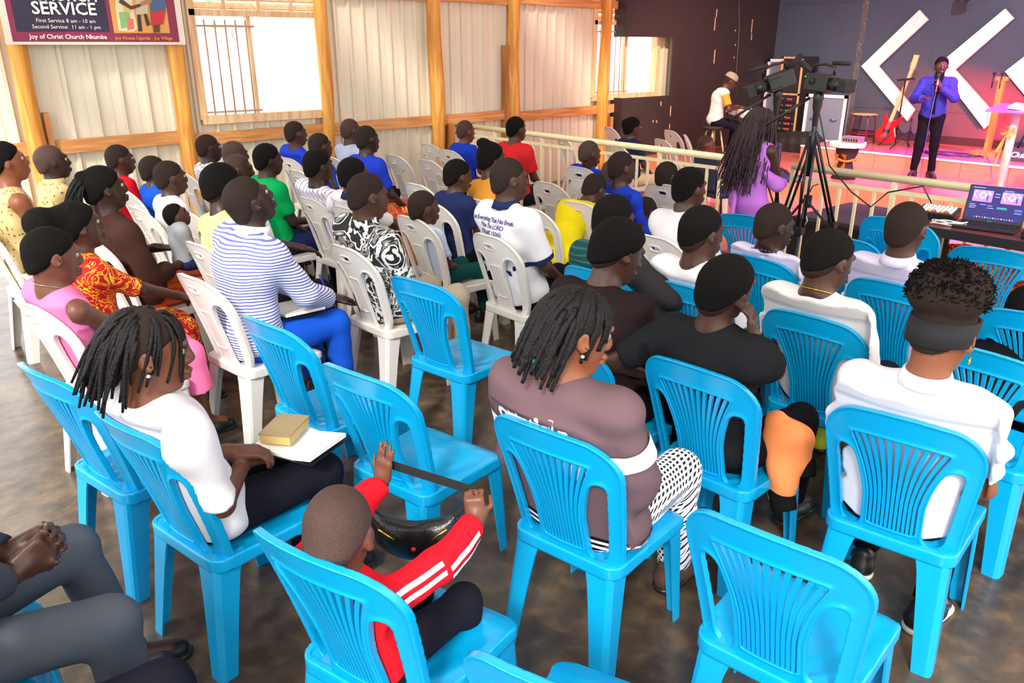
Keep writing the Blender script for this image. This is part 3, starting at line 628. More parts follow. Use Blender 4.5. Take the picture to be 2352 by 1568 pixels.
def person(label, px=None, py=None, loc=None, yaw=0, s=1.0, seat=.44, lean=-7, hunch=10, side=0, head=(0, 0, 0), hs=None, skin='dark', hair='short', top=None, bottom=None, arms=(None, None), legs=None,
           h=.010, cat='person', chair_=None, group=None, seed=None, hands=True, shoes='black', zf=0.0, broad=1.0, extra=None, foot_fwd=.06, hairm=None, eyes=False, cpx=None):
    seed = seed if seed is not None else (abs(hash(label)) % 9999 if False else sum(map(ord, label)))
    h = h if h < .0075 else (h*1.15 if h < .0095 else h*1.36)
    top = top or {}; bottom = bottom or {}; hs = hs or (1.04-(1-s)*.36); out = {}
    RH = rot(*head)
    def skel(lean, side):
        a1 = math.radians(lean); a2 = math.radians(lean+hunch); sd = math.radians(side)
        d1 = nrm((math.sin(a1), math.sin(sd), math.cos(a1))); d2 = nrm((math.sin(a2), math.sin(sd)*1.2, math.cos(a2))); yv = nrm(np.array([0, 1, 0])-d1*d1[1])
        hip = V3(0, 0, zf+seat+.085*s); belly = hip+d1*.17*s; chest = hip+d1*.355*s; nb = chest+d2*.185*s; sh = chest+d2*.112*s
        nt = nb+(d2*.6+V3(0.05, 0, .45))*.05*s; hc = nt+RH @ V3(.018, 0, .088)*hs*min(1, s*1.15)
        return d1, d2, yv, hip, belly, chest, nb, sh, nt, hc
    a = math.radians(yaw); ca, sa = math.cos(a), math.sin(a); CDX = CDX0
    if cpx is not None:                     # seat fixed by the chair seen in the photo: solve the lean of the trunk so the head lands on its pixel
        bl = chair_[0]; p = atz(cpx[0], cpx[1], zf+(.895 if bl else .86)); lx, ly = (-.30, .212) if bl else (-.295, .19)
        cx, cy = p[0]-(lx*ca-ly*sa), p[1]-(lx*sa+ly*ca)
        def err(le, si):
            q = skel(le, si)[-1]; wq = np.array([loc[0]+q[0]*ca-q[1]*sa, loc[1]+q[0]*sa+q[1]*ca, q[2]])-CP; dz = wq @ fw
            return np.array([1176+F_PX*(wq @ rt)/dz-px, 784-F_PX*(wq @ up)/dz-py])
        for CDX in (.055, .085, .11, .135):
            loc = (cx-CDX*ca, cy-CDX*sa); le, si = float(lean), float(side)
            for _ in range(8):
                e0 = err(le, si); J = np.stack([(err(le+1, si)-e0), (err(le, si+1)-e0)], 1)
                try: dl = np.linalg.solve(J, -e0)
                except Exception: break
                le = float(np.clip(le+np.clip(dl[0], -8, 8), -24, 36)); si = float(np.clip(si+np.clip(dl[1], -6, 6), -9, 9))
            if le > -22: break
        lean, side = le, si
    d1, d2, yv, hip, belly, chest, nb, sh, nt, hc = skel(lean, side)
    if px is not None and cpx is None:
        p = atz(px, py, hc[2]); loc = (p[0]-(hc[0]*ca-hc[1]*sa), p[1]-(hc[0]*sa+hc[1]*ca))
    SL = sh+yv*.168*s*broad; SR = sh-yv*.168*s*broad
    l1, l2 = .285*s, .25*s; rmin = h*.75; E = {}; W = {}; HD = {}
    for nm, S, sg, ar in (('L', SL, 1, arms[0]), ('R', SR, -1, arms[1])):
        ar = ar or {}; tgt = ar.get('w', (max(S[0]+.30*s, .12*s), sg*.11*s, zf+seat+.155*s)); tgt = S+np.array(ar['ws'])*s if 'ws' in ar else tgt; pole = ar.get('pole', (-.35, sg*.55, -.6)); tgt = hc+np.array(ar['wh']) if 'wh' in ar else tgt
        E[nm], W[nm] = ik(S, tgt, l1, l2, pole); fd = nrm(W[nm]-E[nm]); HD[nm] = (ar.get('d', fd*.8+V3(.2, -sg*.15, -.15)), ar.get('n', (0, 0, -1)), ar.get('curl', .25), ar.get('curls'))
    lg = legs or [None, None]; K = {}; A = {}; Fd = {}
    for nm, sg, l_ in (('L', 1, lg[0]), ('R', -1, lg[1])):
        hj = hip+V3(.02, sg*.085*s, -.005)
        if l_: K[nm], A[nm], Fd[nm] = np.array(l_[0], float), np.array(l_[1], float), nrm(l_[2] if len(l_) > 2 else (1, 0, 0))
        else:
            K[nm] = hj+V3(.40*s, sg*.045*s, .0); A[nm] = V3(K[nm][0]+foot_fwd-.03, K[nm][1], max(zf+.085, K[nm][2]-.41*s)); Fd[nm] = V3(1, sg*.15, 0)
        A[nm+'h'] = hj
    def rest(X, Y, Z):                      # the backrest stops the cloth
        t = np.clip((Z-.425-zf)/.495, 0, 1.05); ay = np.abs(Y)
        xb = CDX-.175-.13*t-.03*t*t+.045*(ay/.22)**2+.016-np.maximum(Z-zf-.93, 0)*.6-np.maximum(ay-.235, 0)*4
        return (xb-X)
    rest_in = (lambda X, Y, Z: rest(X, Y, Z)+.016) if chair_ is not None else None; rest_mid = (lambda X, Y, Z: rest(X, Y, Z)+.005) if chair_ is not None else None; rest_out = rest if chair_ is not None else None
    # ---- skin: head, neck, trunk core, arms, hands, legs as one surface
    H = lambda *q: hc+RH @ (np.array(q)*hs)
    P = [(ell(H(-.014, 0, .024), np.array((.099, .077, .093))*hs, RH), .01), (ell(H(.026, 0, -.034), np.array((.067, .059, .084))*hs, RH), .03), (ell(H(.064, 0, -.096), np.array((.026, .030, .022))*hs, RH), .025),
         (cap(H(.088, -.030, .030), H(.088, .030, .030), .011*hs), .02), (cap(H(.093, 0, .012), H(.106, 0, -.020), .011*hs, .0155*hs), .016), (cap(H(.097, -.018, -.025), H(.097, .018, -.025), .0115*hs), .012),
         (ell(H(.097, 0, -.057), np.array((.018, .028, .010))*hs, RH), .007), (ell(H(.095, 0, -.075), np.array((.017, .024, .011))*hs, RH), .007),
         (cap(nb-d2*.05*s, nt+RH @ V3(-.012, 0, .02), .056*s, .050*s), .03), (cap(nb-d2*.04*s, SL, .05*s, .05*s), .04), (cap(nb-d2*.04*s, SR, .05*s, .05*s), .04)]
    for sg in (1, -1): P.append((ell(H(-.008, sg*.080, -.006), np.array((.022, .009, .030))*hs, RH @ rot(sg*22, -12, 0)), .008))
    SB = [(ell(H(.108, sg*.033, .010), np.array((.022, .019, .013))*hs, RH), .014) for sg in (1, -1)]+[(ell(H(-.002, sg*.091, -.004), np.array((.012, .008, .019))*hs, RH @ rot(sg*22, -12, 0)), .008) for sg in (1, -1)]
    sleeve = top.get('sleeve', .55); thin = .62
    P += [(cap(hip, belly, .04*s, .04*s), .03), (cap(belly, chest, .04*s, .05*s), .03), (cap(chest, nb, .05*s, .05*s), .04)]
    for nm, S, sg in (('L', SL, 1), ('R', SR, -1)):
        f1 = 1 if sleeve < 1 else .8; f2 = 1 if sleeve <= 1.05 else .85
        P += [(cap(S, E[nm], .050*s*f1, .039*s*f1), .03), (cap(E[nm], W[nm], .039*s*f2, .026*s), .02)]
        if hands:
            HDn = HD[nm]; P += hand(W[nm]+nrm(HDn[0])*.005, HDn[0], HDn[1], (1 if sg < 0 else -1), HDn[2], s*1.02, rmin*.8, curls=HDn[3])
        tl = 1 if bottom.get('kind') in ('shorts', 'skirt', 'dress') else .62
        P += [(cap(A[nm+'h'], K[nm], (.052 if tl == 1 else .03)*s, (.05 if tl == 1 else .03)*s), .03), (cap(K[nm], A[nm], .05*s*tl, .036*s*tl), .03), (cap(A[nm], A[nm]+V3(0, 0, -.03)+Fd[nm]*.10*s, .034*s, .028*s), .03)]
    me = soft(P, h, 'person', SK[skin], SB, clip=rest_in)
    root = link('person', me); root.location = (loc[0], loc[1], 0); root.rotation_euler = (0, 0, math.radians(yaw)); tag(root, label, cat, group)
    # ---- shirt / jacket / dress bodice
    tm = top.get('m', CL['white']); tm = CL[tm] if isinstance(tm, str) else tm; ad = top.get('fat', 1.0); fam = top.get('folds', .004)
    T = [(ell(belly*.9+hip*.1, np.array((.118*ad, .160*ad*broad, .16))*s), .05), (ell(chest, np.array((.122*ad, .168*broad*ad, .17))*s), .06), (cap(SL*.96+chest*.04-V3(0, 0, .012), SR*.96+chest*.04-V3(0, 0, .012), .064*s), .06), (cap(nb-d2*.035*s, SL, .056*s, .056*s), .05), (cap(nb-d2*.035*s, SR, .056*s, .056*s), .05)]
    if top.get('long', True): T.append((ell(hip+V3(0, 0, .015*s), np.array((.142*ad, .175*ad*broad, .115))*s), .06))
    for nm, S in (('L', SL), ('R', SR)):
        if sleeve > 0:
            f = min(sleeve, 1); sw_ = top.get('wide', 1.0)
            e = S+(E[nm]-S)*f; T.append((capcut(S, e, .062*s*sw_, (.062-.006*f)*s*sw_) if sleeve <= 1 else cap(S, e, .062*s*sw_, .054*s*sw_), .045))
            if sleeve > 1: T.append((capcut(E[nm], E[nm]+(W[nm]-E[nm])*(sleeve-1), .056*s*sw_, .045*s*sw_), .02))
    nk = top.get('neck', .056); SBt = [(cap(nb+d2*.022*s+V3(.012, 0, 0)*s, nt+d2*.1, (nk-.006)*s, nk*s), .015)]
    if top.get('scoop'): SBt.append((ell(nb+V3(.05, 0, -.01)*s, np.array((.075, .085, .06))*s), .02))
    if sleeve <= 0:
        for S, sg in ((SL, 1), (SR, -1)): SBt.append((ell(S+yv*sg*.05*s, np.array((.10, .055, .11))*s), .02))
    if not top.get('none'):
        o = link(top.get('name', 'shirt'), soft(T, h*1.12, 'shirt', tm, SBt, folds(fam, seed), rest_out), None, root); out['shirt'] = o
    if top.get('collar'):
        cm = top.get('cm', tm); cm = CL[cm] if isinstance(cm, str) else cm; mb = MB(); ax = nrm(nt-nb); ux = nrm(V3(1, 0, 0)-ax*ax[0]); uy = np.cross(ax, ux); N = 22; ring = []
        for rr, zz in ((.060, .035), (.066, .036), (.082, -.004), (.074, -.006)):
            ring.append([nb-d2*.004*s+ax*(zz+.004*math.cos(t))*s+(ux*math.cos(t)*1.05+uy*math.sin(t))*rr*s for t in np.linspace(.35, 2*math.pi-.35, N)])
        V = [q for rg in ring for q in rg]; Fs = [(i*N+k, i*N+k+1, ((i+1) % 4)*N+k+1, ((i+1) % 4)*N+k) for i in range(4) for k in range(N-1)]; Fs += [(0, N, 2*N, 3*N), (N-1, 4*N-1, 3*N-1, 2*N-1)]
        mb.add(V, Fs).build('collar', cm, root, smooth=True)
    # ---- trousers / skirt
    bm_ = bottom.get('m', CL['black']); bm_ = CL[bm_] if isinstance(bm_, str) else bm_; kd = bottom.get('kind', 'trousers'); bf = bottom.get('fat', 1.0)
    B = [(ell(hip+V3(.0, 0, -.005), np.array((.135, .172*bf, .10))*s), .05)]
    for nm, sg in (('L', 1), ('R', -1)):
        B.append((cap(A[nm+'h'], K[nm], .088*s*bf, .066*s*bf), .04))
        if kd == 'trousers': B.append((capcut(K[nm], A[nm]-(A[nm]-K[nm])*.02, .066*s*bf, .052*s*bf), .03))
        elif kd in ('skirt', 'dress'): B.append((capcut(K[nm], K[nm]+(A[nm]-K[nm])*bottom.get('len', .6), .076*s, .085*s), .05))
    if kd in ('skirt', 'dress'):
        km = (K['L']+K['R'])/2; am = (A['L']+A['R'])/2; B += [(cap(hip, km, .09*s, .07*s), .08), (capcut(km, km+(am-km)*bottom.get('len', .6), .075*s, .085*s), .08)]
    out['bottom'] = link({'trousers': 'trousers', 'shorts': 'shorts', 'skirt': 'skirt', 'dress': 'skirt'}[kd], soft(B, h*1.5, kd, bm_, (), folds(.004, seed+5, .8), rest_mid), None, root)
    # ---- shoes
    if shoes:
        a_, b_ = shoe_copy(shoes)
        for nm in 'LR':
            so = link('shoe', a_, None, root); so.location = A[nm]+V3(0, 0, -.085); so.rotation_euler = (0, 0, math.atan2(Fd[nm][1], Fd[nm][0])); so.scale = (s*1.02,)*3
            if A[nm][2] > zf+.1: so.location.z = A[nm][2]-.085
            link('sole', b_, None, so)
    # ---- hair
    hm = hairm; sk = (H(-.014, 0, .024), np.array((.099, .077, .093))*hs, RH)
    def cap_hair(off, hl, m, k_low=0.0, noise=0.0, extra_=(), name='hair', hx=None):
        Pn = [(ell(sk[0], sk[1]+off, RH), .01)]
        Pn.append((ell(H(-.050, 0, -.042), np.array((.050, .058, .064))*hs+off*.8, RH), .03))
        Pn += list(extra_); hx = hx or min(h*.9, .010)
        def cl(X, Y, Z):
            x, y, z = X-hc[0], Y-hc[1], Z-hc[2]; q0 = RH[0, 0]*x+RH[1, 0]*y+RH[2, 0]*z; q2 = RH[0, 2]*x+RH[1, 2]*y+RH[2, 2]*z
            return .63*(q0-.088*hs+hl)-.777*(q2-.058*hs)
        wf = (lambda X, Y, Z: noise*(np.sin(95*X+40*np.sin(30*Y))*np.sin(88*Y+1)*np.sin(92*Z+2)+.6*np.sin(190*X+1)*np.sin(170*Y)*np.sin(180*Z))) if noise else None
        lo, hi = bounds([p for p, k in Pn]); v = Vol(lo, hi, hx); v.put(Pn[0][0], .01)
        for p, k in Pn[1:2]: v.put(p, k)
        g_ = v.block(v.lo, v.lo+v.h*np.array(v.n)); v.D += (np.clip(1+cl(*g_[1])/.024, 0, 1)*(off+.004)).astype(np.float32)
        v.clip(cl)
        for p, k in extra_: v.put(p, k)
        if wf: v.warp(wf)
        return link(name, v.mesh(name, m), None, root)
    if hair == 'short': cap_hair(.0055, 0, hm or HAIR, noise=.0012)
    elif hair == 'buzz': cap_hair(.003, .004, hm or BUZZ)
    elif hair == 'shaved': cap_hair(.0022, .012, hm or STUB)
    elif hair == 'fade': cap_hair(.0065, .016, hm or HAIR, noise=.0012); cap_hair(.0022, -.010, FADE, name='hair_fade')
    elif hair == 'high': cap_hair(.015, .006, hm or HAIR, noise=.002); cap_hair(.0022, -.012, FADE, name='hair_fade')
    elif hair == 'puffback':   # natural hair gathered into a large puff at the back
        cap_hair(.012, -.004, hm or HAIR, noise=.003, extra_=[(ell(H(-.155, .0, .055), np.array((.078, .09, .078))*hs), .02), (ell(H(-.09, 0, .05), np.array((.06, .07, .06))*hs), .03)])
    elif hair == 'pufftop':
        cap_hair(.010, .0, hm or HAIR, noise=.002, extra_=[(ell(H(-.06, .03, .115), np.array((.05, .05, .035))*hs), .02)])
    elif hair == 'afroband':
        cap_hair(.003, .03, hm or BUZZ, noise=.001, extra_=[(ell(H(-.05, .0, .120), np.array((.105, .105, .085))*hs), .02), (ell(H(-.03, .05, .15), np.array((.05, .05, .045))*hs), .02), (ell(H(-.07, -.05, .14), np.array((.05, .05, .045))*hs), .02), (ell(H(-.11, .03, .10), np.array((.05, .05, .05))*hs), .02)], hx=.006)
        mb = MB(); N = 28; rings = [[H(*( (rr*math.cos(t)*1.28-.014), rr*math.sin(t), zz+.026*math.cos(t))) for t in np.linspace(0, 2*math.pi, N, endpoint=False)] for rr, zz in ((.078, -.018), (.0845, -.018), (.0865, .052), (.078, .052))]
        V = [q for rg in rings for q in rg]; mb.add(V, [(i*N+k, i*N+(k+1) % N, ((i+1) % 4)*N+(k+1) % N, ((i+1) % 4)*N+k) for i in range(4) for k in range(N)]); mb.build('headband', mat('headband_cloth', (22, 21, 25), .85, bump=.2, bscale=300), root, smooth=True)
        g = np.random.default_rng(5); fz = MB()
        for c_, r_ in (((-.05, 0, .120), (.105, .105, .085)), ((-.03, .05, .15), (.05, .05, .045)), ((-.07, -.05, .14), (.05, .05, .045)), ((-.11, .03, .10), (.05, .05, .05))):
            for _ in range(1500 if r_[0] > .1 else 420):
                d = nrm(g.normal(size=3)); 
                if d[2] < -.35: continue
                p = np.array(c_)+d*np.array(r_)*.97; e = d+g.normal(size=3)*.7; e = nrm(e); f = nrm(np.cross(e, g.normal(size=3))); L_ = g.uniform(.007, .016)
                fz.tube([H(*p), H(*(p+e*L_*.5+f*.005)), H(*(p+e*L_-f*.003))], .0020, 3)
        fz.build('curls', hm or HAIR, root, smooth=True)
    elif hair == 'bunwrap':
        cap_hair(.008, .004, hm or HAIR, noise=.0016, extra_=[(ell(H(-.10, 0, .045), np.array((.035, .05, .055))*hs), .02)])
    elif hair == 'braidtail':  # braids drawn to the back, hanging
        cap_hair(.008, .0, hm or HAIR, noise=.001, extra_=[(ell(H(-.10, 0, .07), np.array((.035, .035, .035))*hs), .02)])
        strands(70, lambda g: nrm((-1+g.normal()*.12, g.normal()*.35, .35+g.normal()*.25)), (sk[0], sk[1], RH), .30*hs, .0050, (0, 0, -1), 1.16, 0, .03, seed=seed, back=.5).build('braids', hm or BRAID, root, smooth=True)
    elif hair == 'dreads':
        cap_hair(.005, .004, hm or BUZZ)
        def rf(g):
            d = nrm(g.normal(size=3)); d[2] = abs(d[2])*.9+.05; d = nrm(d)
            return None if (d[0] > .35 and d[2] < .75) or (d[1] < -.45 and d[0] > -.1 and d[2] < .8) else d
        strands(230, rf, (sk[0], sk[1], RH), .20*hs, .0060, (-.25, .22, -1), 1.10, 0, .02, seed=seed, sides=6).build('dreadlocks', hm or BRAID, root, smooth=True)
    elif hair == 'twists':
        cap_hair(.006, .0, hm or BRAID)
        def rf(g):
            d = nrm(g.normal(size=3)); d[2] = abs(d[2])*.9; d = nrm(d)
            return None if (d[0] > .3 and d[2] < .7) or (d[1] < -.5 and d[0] > -.15 and d[2] < .6) else d
        strands(170, rf, (sk[0], sk[1], RH), .19*hs, .0085, (-.3, .26, -.95), 1.09, .0022, .012, seed=seed, sides=6, seg=14).build('twists', hm or BRAID, root, smooth=True)
    elif hair == 'longcurl':
        cap_hair(.008, .006, hm or mat('plum_braids', (52, 32, 40), .5, .4, bump=.4, bscale=200))
        strands(330, lambda g: nrm((-.35+g.normal()*.45, g.normal()*.6, .6+g.normal()*.35)), (sk[0], sk[1], RH), .58*hs, .0050, (-.05, 0.0, -1), 1.13, .0055, .022, seed=seed, sides=5, seg=26, back=.4).build('long_braids', mat('plum_braids', (52, 32, 40), .5), root, smooth=True)
    if eyes:
        for sg in (1, -1):
            eo = MB(); c = H(.0805, sg*.033, .010); eo.lathe([(0.0005, -.0115*hs)]+[(.0115*hs*math.sin(t), -.0115*hs*math.cos(t)) for t in np.linspace(.3, 2.85, 7)]+[(.0005, .0115*hs)], c, 12); e_ = eo.build('eye', EYEW, root, smooth=True)
            p = MB(); c2 = H(.0875, sg*.0335, .010); p.lathe([(.0005, -.005)]+[(.0066*hs*math.sin(t), -.0066*hs*math.cos(t)) for t in np.linspace(.4, 2.7, 5)]+[(.0005, .005)], c2, 10); p.build('iris', EYEB, e_, smooth=True)
    out.update(root=root, H=H, RH=RH, hc=hc, nb=nb, chest=chest, hip=hip, W=W, E=E, HD=HD, K=K, A=A, loc=loc, SL=SL, SR=SR, hs=hs, s=s, d2=d2, nt=nt)
    if chair_ is not None:
        bl, lb = chair_[:2]; dx = chair_[2] if len(chair_) > 2 else CDX; dyaw = chair_[3] if len(chair_) > 3 else 0; a = math.radians(yaw)
        chair(bl, loc[0]+dx*math.cos(a), loc[1]+dx*math.sin(a), yaw+dyaw, lb)
    return out
def print_on(out, txt, size, m, u, z, parent=None, **kw):
    """flat print wrapped on the back of a shirt; u = offset to the wearer's right, z = height"""
    me = out['shirt'].data; co = np.empty(len(me.vertices)*3, np.float32); me.vertices.foreach_get('co', co)
    pol = np.empty(len(me.polygons)*4, np.int32); me.polygons.foreach_get('vertices', pol)
    bv = BVHTree.FromPolygons([tuple(map(float, v)) for v in co.reshape(-1, 3)], [tuple(map(int, p)) for p in pol.reshape(-1, 4)])
    tm = text_mesh(txt, size, **kw); bm = bmesh.new(); bm.from_mesh(tm); bmesh.ops.triangulate(bm, faces=bm.faces); bmesh.ops.subdivide_edges(bm, edges=[e for e in bm.edges if e.calc_length() > .012], cuts=2)
    for v in bm.verts:
        hit = bv.ray_cast(Vector((-1.5, -u-v.co.x, z+v.co.y)), Vector((1, 0, 0)))
        v.co = (hit[0]+hit[1]*.003) if hit[0] is not None else Vector((0, -u-v.co.x, z+v.co.y))
        if hit[0] is not None and hit[1].x > 0: v.co.x -= .006
    bm.to_mesh(tm); bm.free(); return link('lettering', tm, m, parent or out['shirt'])
# ================================================================ THE CONGREGATION
def crossed(s, z, x=.2): return (dict(w=(x*s, -.02, z), pole=(-.2, .8, -.5)), dict(w=(x*s, .03, z-.02), pole=(-.2, -.8, -.5)))
# ---- front rows (near the camera)
boy = person('small boy in a red track jacket holding up a bag strap', 768, 1238, cpx=(562, 1203), yaw=17, s=.66, hs=.95, lean=5, head=(26, 26, 0), skin='mid', hair='shaved', h=.006, seed=3,
    top=dict(m='red', sleeve=1.93, name='track_jacket', fat=1.08, wide=1.15, folds=.005), bottom=dict(m='midnight', fat=1.1),
    arms=(dict(w=(.29, .15, .84), pole=(.1, .8, -.4), d=(.15, -.1, 1), n=(.9, 0, -.3), curl=.05), dict(w=(.25, -.17, .81), pole=(.0, -1, -.55), d=(.1, .2, 1), n=(.8, .5, 0), curl=.75)), chair_=(True, 'blue plastic chair the small boy in red sits on'))
dread = person('woman in a white shirt with short dreadlocks and an open book', 350, 812, cpx=(210, 935), yaw=12, s=.96, head=(-26, 8, 0), skin='mid', hair='dreads', h=.007, eyes=True, top=dict(m='white', sleeve=.9, wide=1.12, fat=1.15, folds=.009), bottom=dict(m='midnight', fat=1.05),
    arms=(dict(ws=(.26, -.14, -.27), pole=(-.4, .5, -.9), curl=.4), dict(ws=(.27, .16, -.27), pole=(-.3, -.5, -.9), curl=.3)), chair_=(True, 'blue plastic chair the woman with short dreadlocks sits on'))
jack = person('woman in a mauve-brown varsity jacket with twisted hair', 1322, 762, cpx=(1125, 945), yaw=11, s=1.0, broad=1.12, lean=-5, hunch=16, head=(-34, 14, 0), skin='warm', hair='twists', h=.007, eyes=True, top=dict(m='jacket', sleeve=1.92, name='jacket', fat=1.2, wide=1.12, folds=.009), bottom=dict(m='boxes', fat=1.2),
    arms=(dict(ws=(.28, -.10, -.28)), dict(ws=(.30, .12, -.28), pole=(-.3, -.6, -.9))), chair_=(True, 'blue plastic chair the woman in the varsity jacket sits on'), shoes='brown')
tilt = person('youth in a black T-shirt resting his cheek on his hand', 1668, 662, cpx=(1478, 812), yaw=5, s=.98, hunch=12, head=(-12, 2, 14), skin='dark', hair='fade', h=.007, top=dict(m='charcoal', sleeve=.75, wide=1.15, folds=.006), bottom=dict(m='black'),
    arms=(dict(w=(.0, .30, .70), pole=(-.6, .7, -.2)), dict(wh=(.045, -.10, -.19), pole=(.5, -.35, -1), d=(-.1, .1, 1), n=(-.3, .9, 0), curl=.3)), chair_=(True, 'blue plastic chair the youth in the black T-shirt sits on'))
band = person('woman in a white shirt with an afro puff and black headband', 2165, 768, cpx=(1910, 925), yaw=11, s=.98, lean=6, hunch=18, head=(-14, 18, 0), skin='warm', hair='afroband', h=.007, top=dict(m='white', sleeve=.8, wide=1.15, fat=1.15, collar=1, folds=.009), bottom=dict(m='black'),
    legs=[((.44, .16, .53), (.36, .14, .085), (1, .2, 0)), ((.44, -.12, .53), (.16, -.13, .085), (1, -.3, 0))], shoes='sneaker', chair_=(True, 'blue plastic chair the woman with the headband sits on'))
chain = person('youth in a white T-shirt with a thin gold chain', 1903, 598, cpx=(1753, 706), yaw=3, s=.97, hunch=14, head=(-22, 16, 0), skin='dark', hair='fade', h=.008, top=dict(m='offwhite', sleeve=.85, wide=1.2, fat=1.05), bottom=dict(m='midnight'), chair_=(True, 'blue plastic chair the youth with the gold chain sits on'), shoes='lime')
shirt = person('man in a pale lilac collared shirt near the laptop table', 2072, 535, cpx=(1946, 636), yaw=1, s=1.0, hunch=12, head=(-4, 4, 0), skin='dark', hair='buzz', h=.009, top=dict(m='lilac', sleeve=1.9, collar=1, fat=1.08, wide=1.15), bottom=dict(m='black'), chair_=(True, 'blue plastic chair the man in the lilac shirt sits on'))
emb = person('person with cropped hair in a white top with a dotted neckline', 1768, 528, cpx=(1660, 580), yaw=-1, s=.88, head=(-24, 10, 0), skin='deep', hair='buzz', h=.009, top=dict(m='lilac', sleeve=.8, fat=1.05), bottom=dict(m='midnight'), chair_=(True, 'blue plastic chair under the person with the dotted neckline'))
w9 = person('boy in a white T-shirt directly left of the standing tripod legs', 1612, 535, cpx=(1490, 640), yaw=1, s=.97, head=(-14, 8, 0), skin='dark', hair='fade', h=.008, top=dict(m='white', sleeve=.8, wide=1.15), bottom=dict(m='midnight'), chair_=(True, 'blue plastic chair the boy left of the tripod sits on'))
leath = person('man in a dark brown leather jacket with thick round hair', 1420, 578, yaw=5, s=1.0, hunch=18, lean=-2, head=(-22, 22, 0), skin='dark', hair='high', h=.008, top=dict(m='leather', sleeve=1.9, name='leather_jacket', fat=1.12, wide=1.2, folds=.006), bottom=dict(m='black'), chair_=(True, 'blue plastic chair the man in the leather jacket sits on'))
shawl = person('person in a dark green checked top with a black shawl', 1410, 505, cpx=(1290, 608), yaw=3, s=.97, head=(-14, 12, 0), skin='dark', hair='short', h=.009, top=dict(m='plaidgreen', sleeve=1.5, fat=1.15), bottom=dict(m='black'), chair_=(True, 'blue plastic chair under the person with the black shawl'))
w12 = person('boy in a white T-shirt behind the railing gap', 1584, 432, yaw=-1, s=.95, hunch=14, head=(-10, 4, 0), skin='dark', hair='short', h=.009, top=dict(m='white', sleeve=.8, fat=1.05), bottom=dict(m='midnight'), chair_=(False, 'white plastic chair hidden under the boy near the railing gap'))
b13 = person('boy in a blue T-shirt with white script on the back', 1436, 388, cpx=(1351, 452), yaw=-1, s=.9, head=(-14, 2, 0), skin='dark', hair='buzz', h=.009, top=dict(m='blue', sleeve=.75), bottom=dict(m='midnight'), chair_=(False, 'white plastic chair the boy with script on his blue shirt sits on'))
polo = person('man in a white polo shirt with a scripture verse on the back', 1170, 412, cpx=(1083, 548), yaw=1, s=1.04, hunch=10, head=(-18, 2, 0), skin='dark', hair='buzz', h=.008, top=dict(m='white', sleeve=.85, collar=1, cm='navy', fat=1.08, wide=1.15), bottom=dict(m='black'), chair_=(False, 'white plastic chair the man in the verse polo sits on'))
baro = person('man in a black and white baroque print shirt', 845, 450, cpx=(757, 574), yaw=4, s=1.02, hunch=10, head=(-10, 8, 0), skin='dark', hair='buzz', h=.008, top=dict(m='baroque', sleeve=.9, collar=1, fat=1.1, wide=1.25), bottom=dict(m='tan'), chair_=(False, 'white plastic chair the man in the baroque shirt sits on'))
pale = person('boy in a pale blue T-shirt and striped track trousers', 984, 486, cpx=(910, 507), yaw=3, s=.74, head=(-12, 2, 0), skin='dark', hair='buzz', h=.009, top=dict(m='paleblue', sleeve=.7, wide=1.2), bottom=dict(m='teal'), chair_=(False, 'white plastic chair the boy in pale blue sits on'))
strp = person('man in a blue striped shirt gazing upwards with a book on his lap', 572, 462, cpx=(408, 642), yaw=9, s=1.06, hunch=14, head=(-6, -22, 0), skin='deep', hair='buzz', h=.007, eyes=True, top=dict(m='bluestripe', sleeve=1.9, collar=1, cm='white', fat=1.15, wide=1.15), bottom=dict(m='royal', fat=1.08),
    arms=(dict(w=(.42, .02, .66), pole=(-.3, .8, -.6)), dict(w=(.44, -.10, .66), pole=(-.5, -.7, -.7), d=(1, .1, -.2))), chair_=(False, 'white plastic chair the man in blue stripes sits on'))
lime = person('person with short afro hair in a pale lime top', 512, 428, cpx=(428, 568), yaw=7, s=1.0, hunch=12, head=(-4, 4, 0), skin='deep', hair='high', h=.009, top=dict(m='lime', sleeve=.7, fat=1.1), bottom=dict(m='charcoal'), arms=(dict(w=(.46, .05, .74), d=(1, -.2, -.3)), None), chair_=(False, 'white plastic chair the person in lime sits on'))
mum = person('woman in a brown jacket with long braids carrying a baby', 240, 432, cpx=(185, 552), yaw=7, s=1.02, hunch=8, head=(-6, -2, 0), skin='deep', hair='braidtail', h=.008, eyes=True, top=dict(m='brown', sleeve=1.6, name='jacket', fat=1.12, wide=1.15), bottom=dict(m='orangewrap', kind='skirt', len=.75),
    arms=(dict(ws=(.28, -.05, -.22)), dict(ws=(.30, .06, -.25), pole=(-.5, -.5, -.8), d=(1, .5, .2))), chair_=(False, 'white plastic chair the mother in brown sits on'))
redp = person('woman in a red and gold print dress with a hair puff', 180, 520, yaw=9, s=.88, head=(-4, -6, 0), skin='dark', hair='puffback', h=.008, eyes=True, top=dict(m='redprint', sleeve=.9, fat=1.08), bottom=dict(m='redprint', kind='dress', len=.7), arms=(dict(w=(.42, .02, .66)), dict(w=(.44, -.08, .66), pole=(-.5, -.6, -.8))), chair_=(False, 'white plastic chair under the woman in the red print dress'))
pink = person('girl in a sleeveless pink dress with cropped hair', 130, 592, cpx=(38, 703), yaw=13, s=.93, hunch=8, head=(-8, 10, 0), skin='mid', hair='short', h=.007, eyes=True, top=dict(m='pink', sleeve=0, folds=.004, neck=.066), bottom=dict(m='pink', kind='dress', len=.5), arms=(dict(w=(.28, .06, .62)), dict(w=(.30, -.06, .62), pole=(-.6, -.5, -.6))), chair_=(False, 'white plastic chair the girl in pink sits on'))
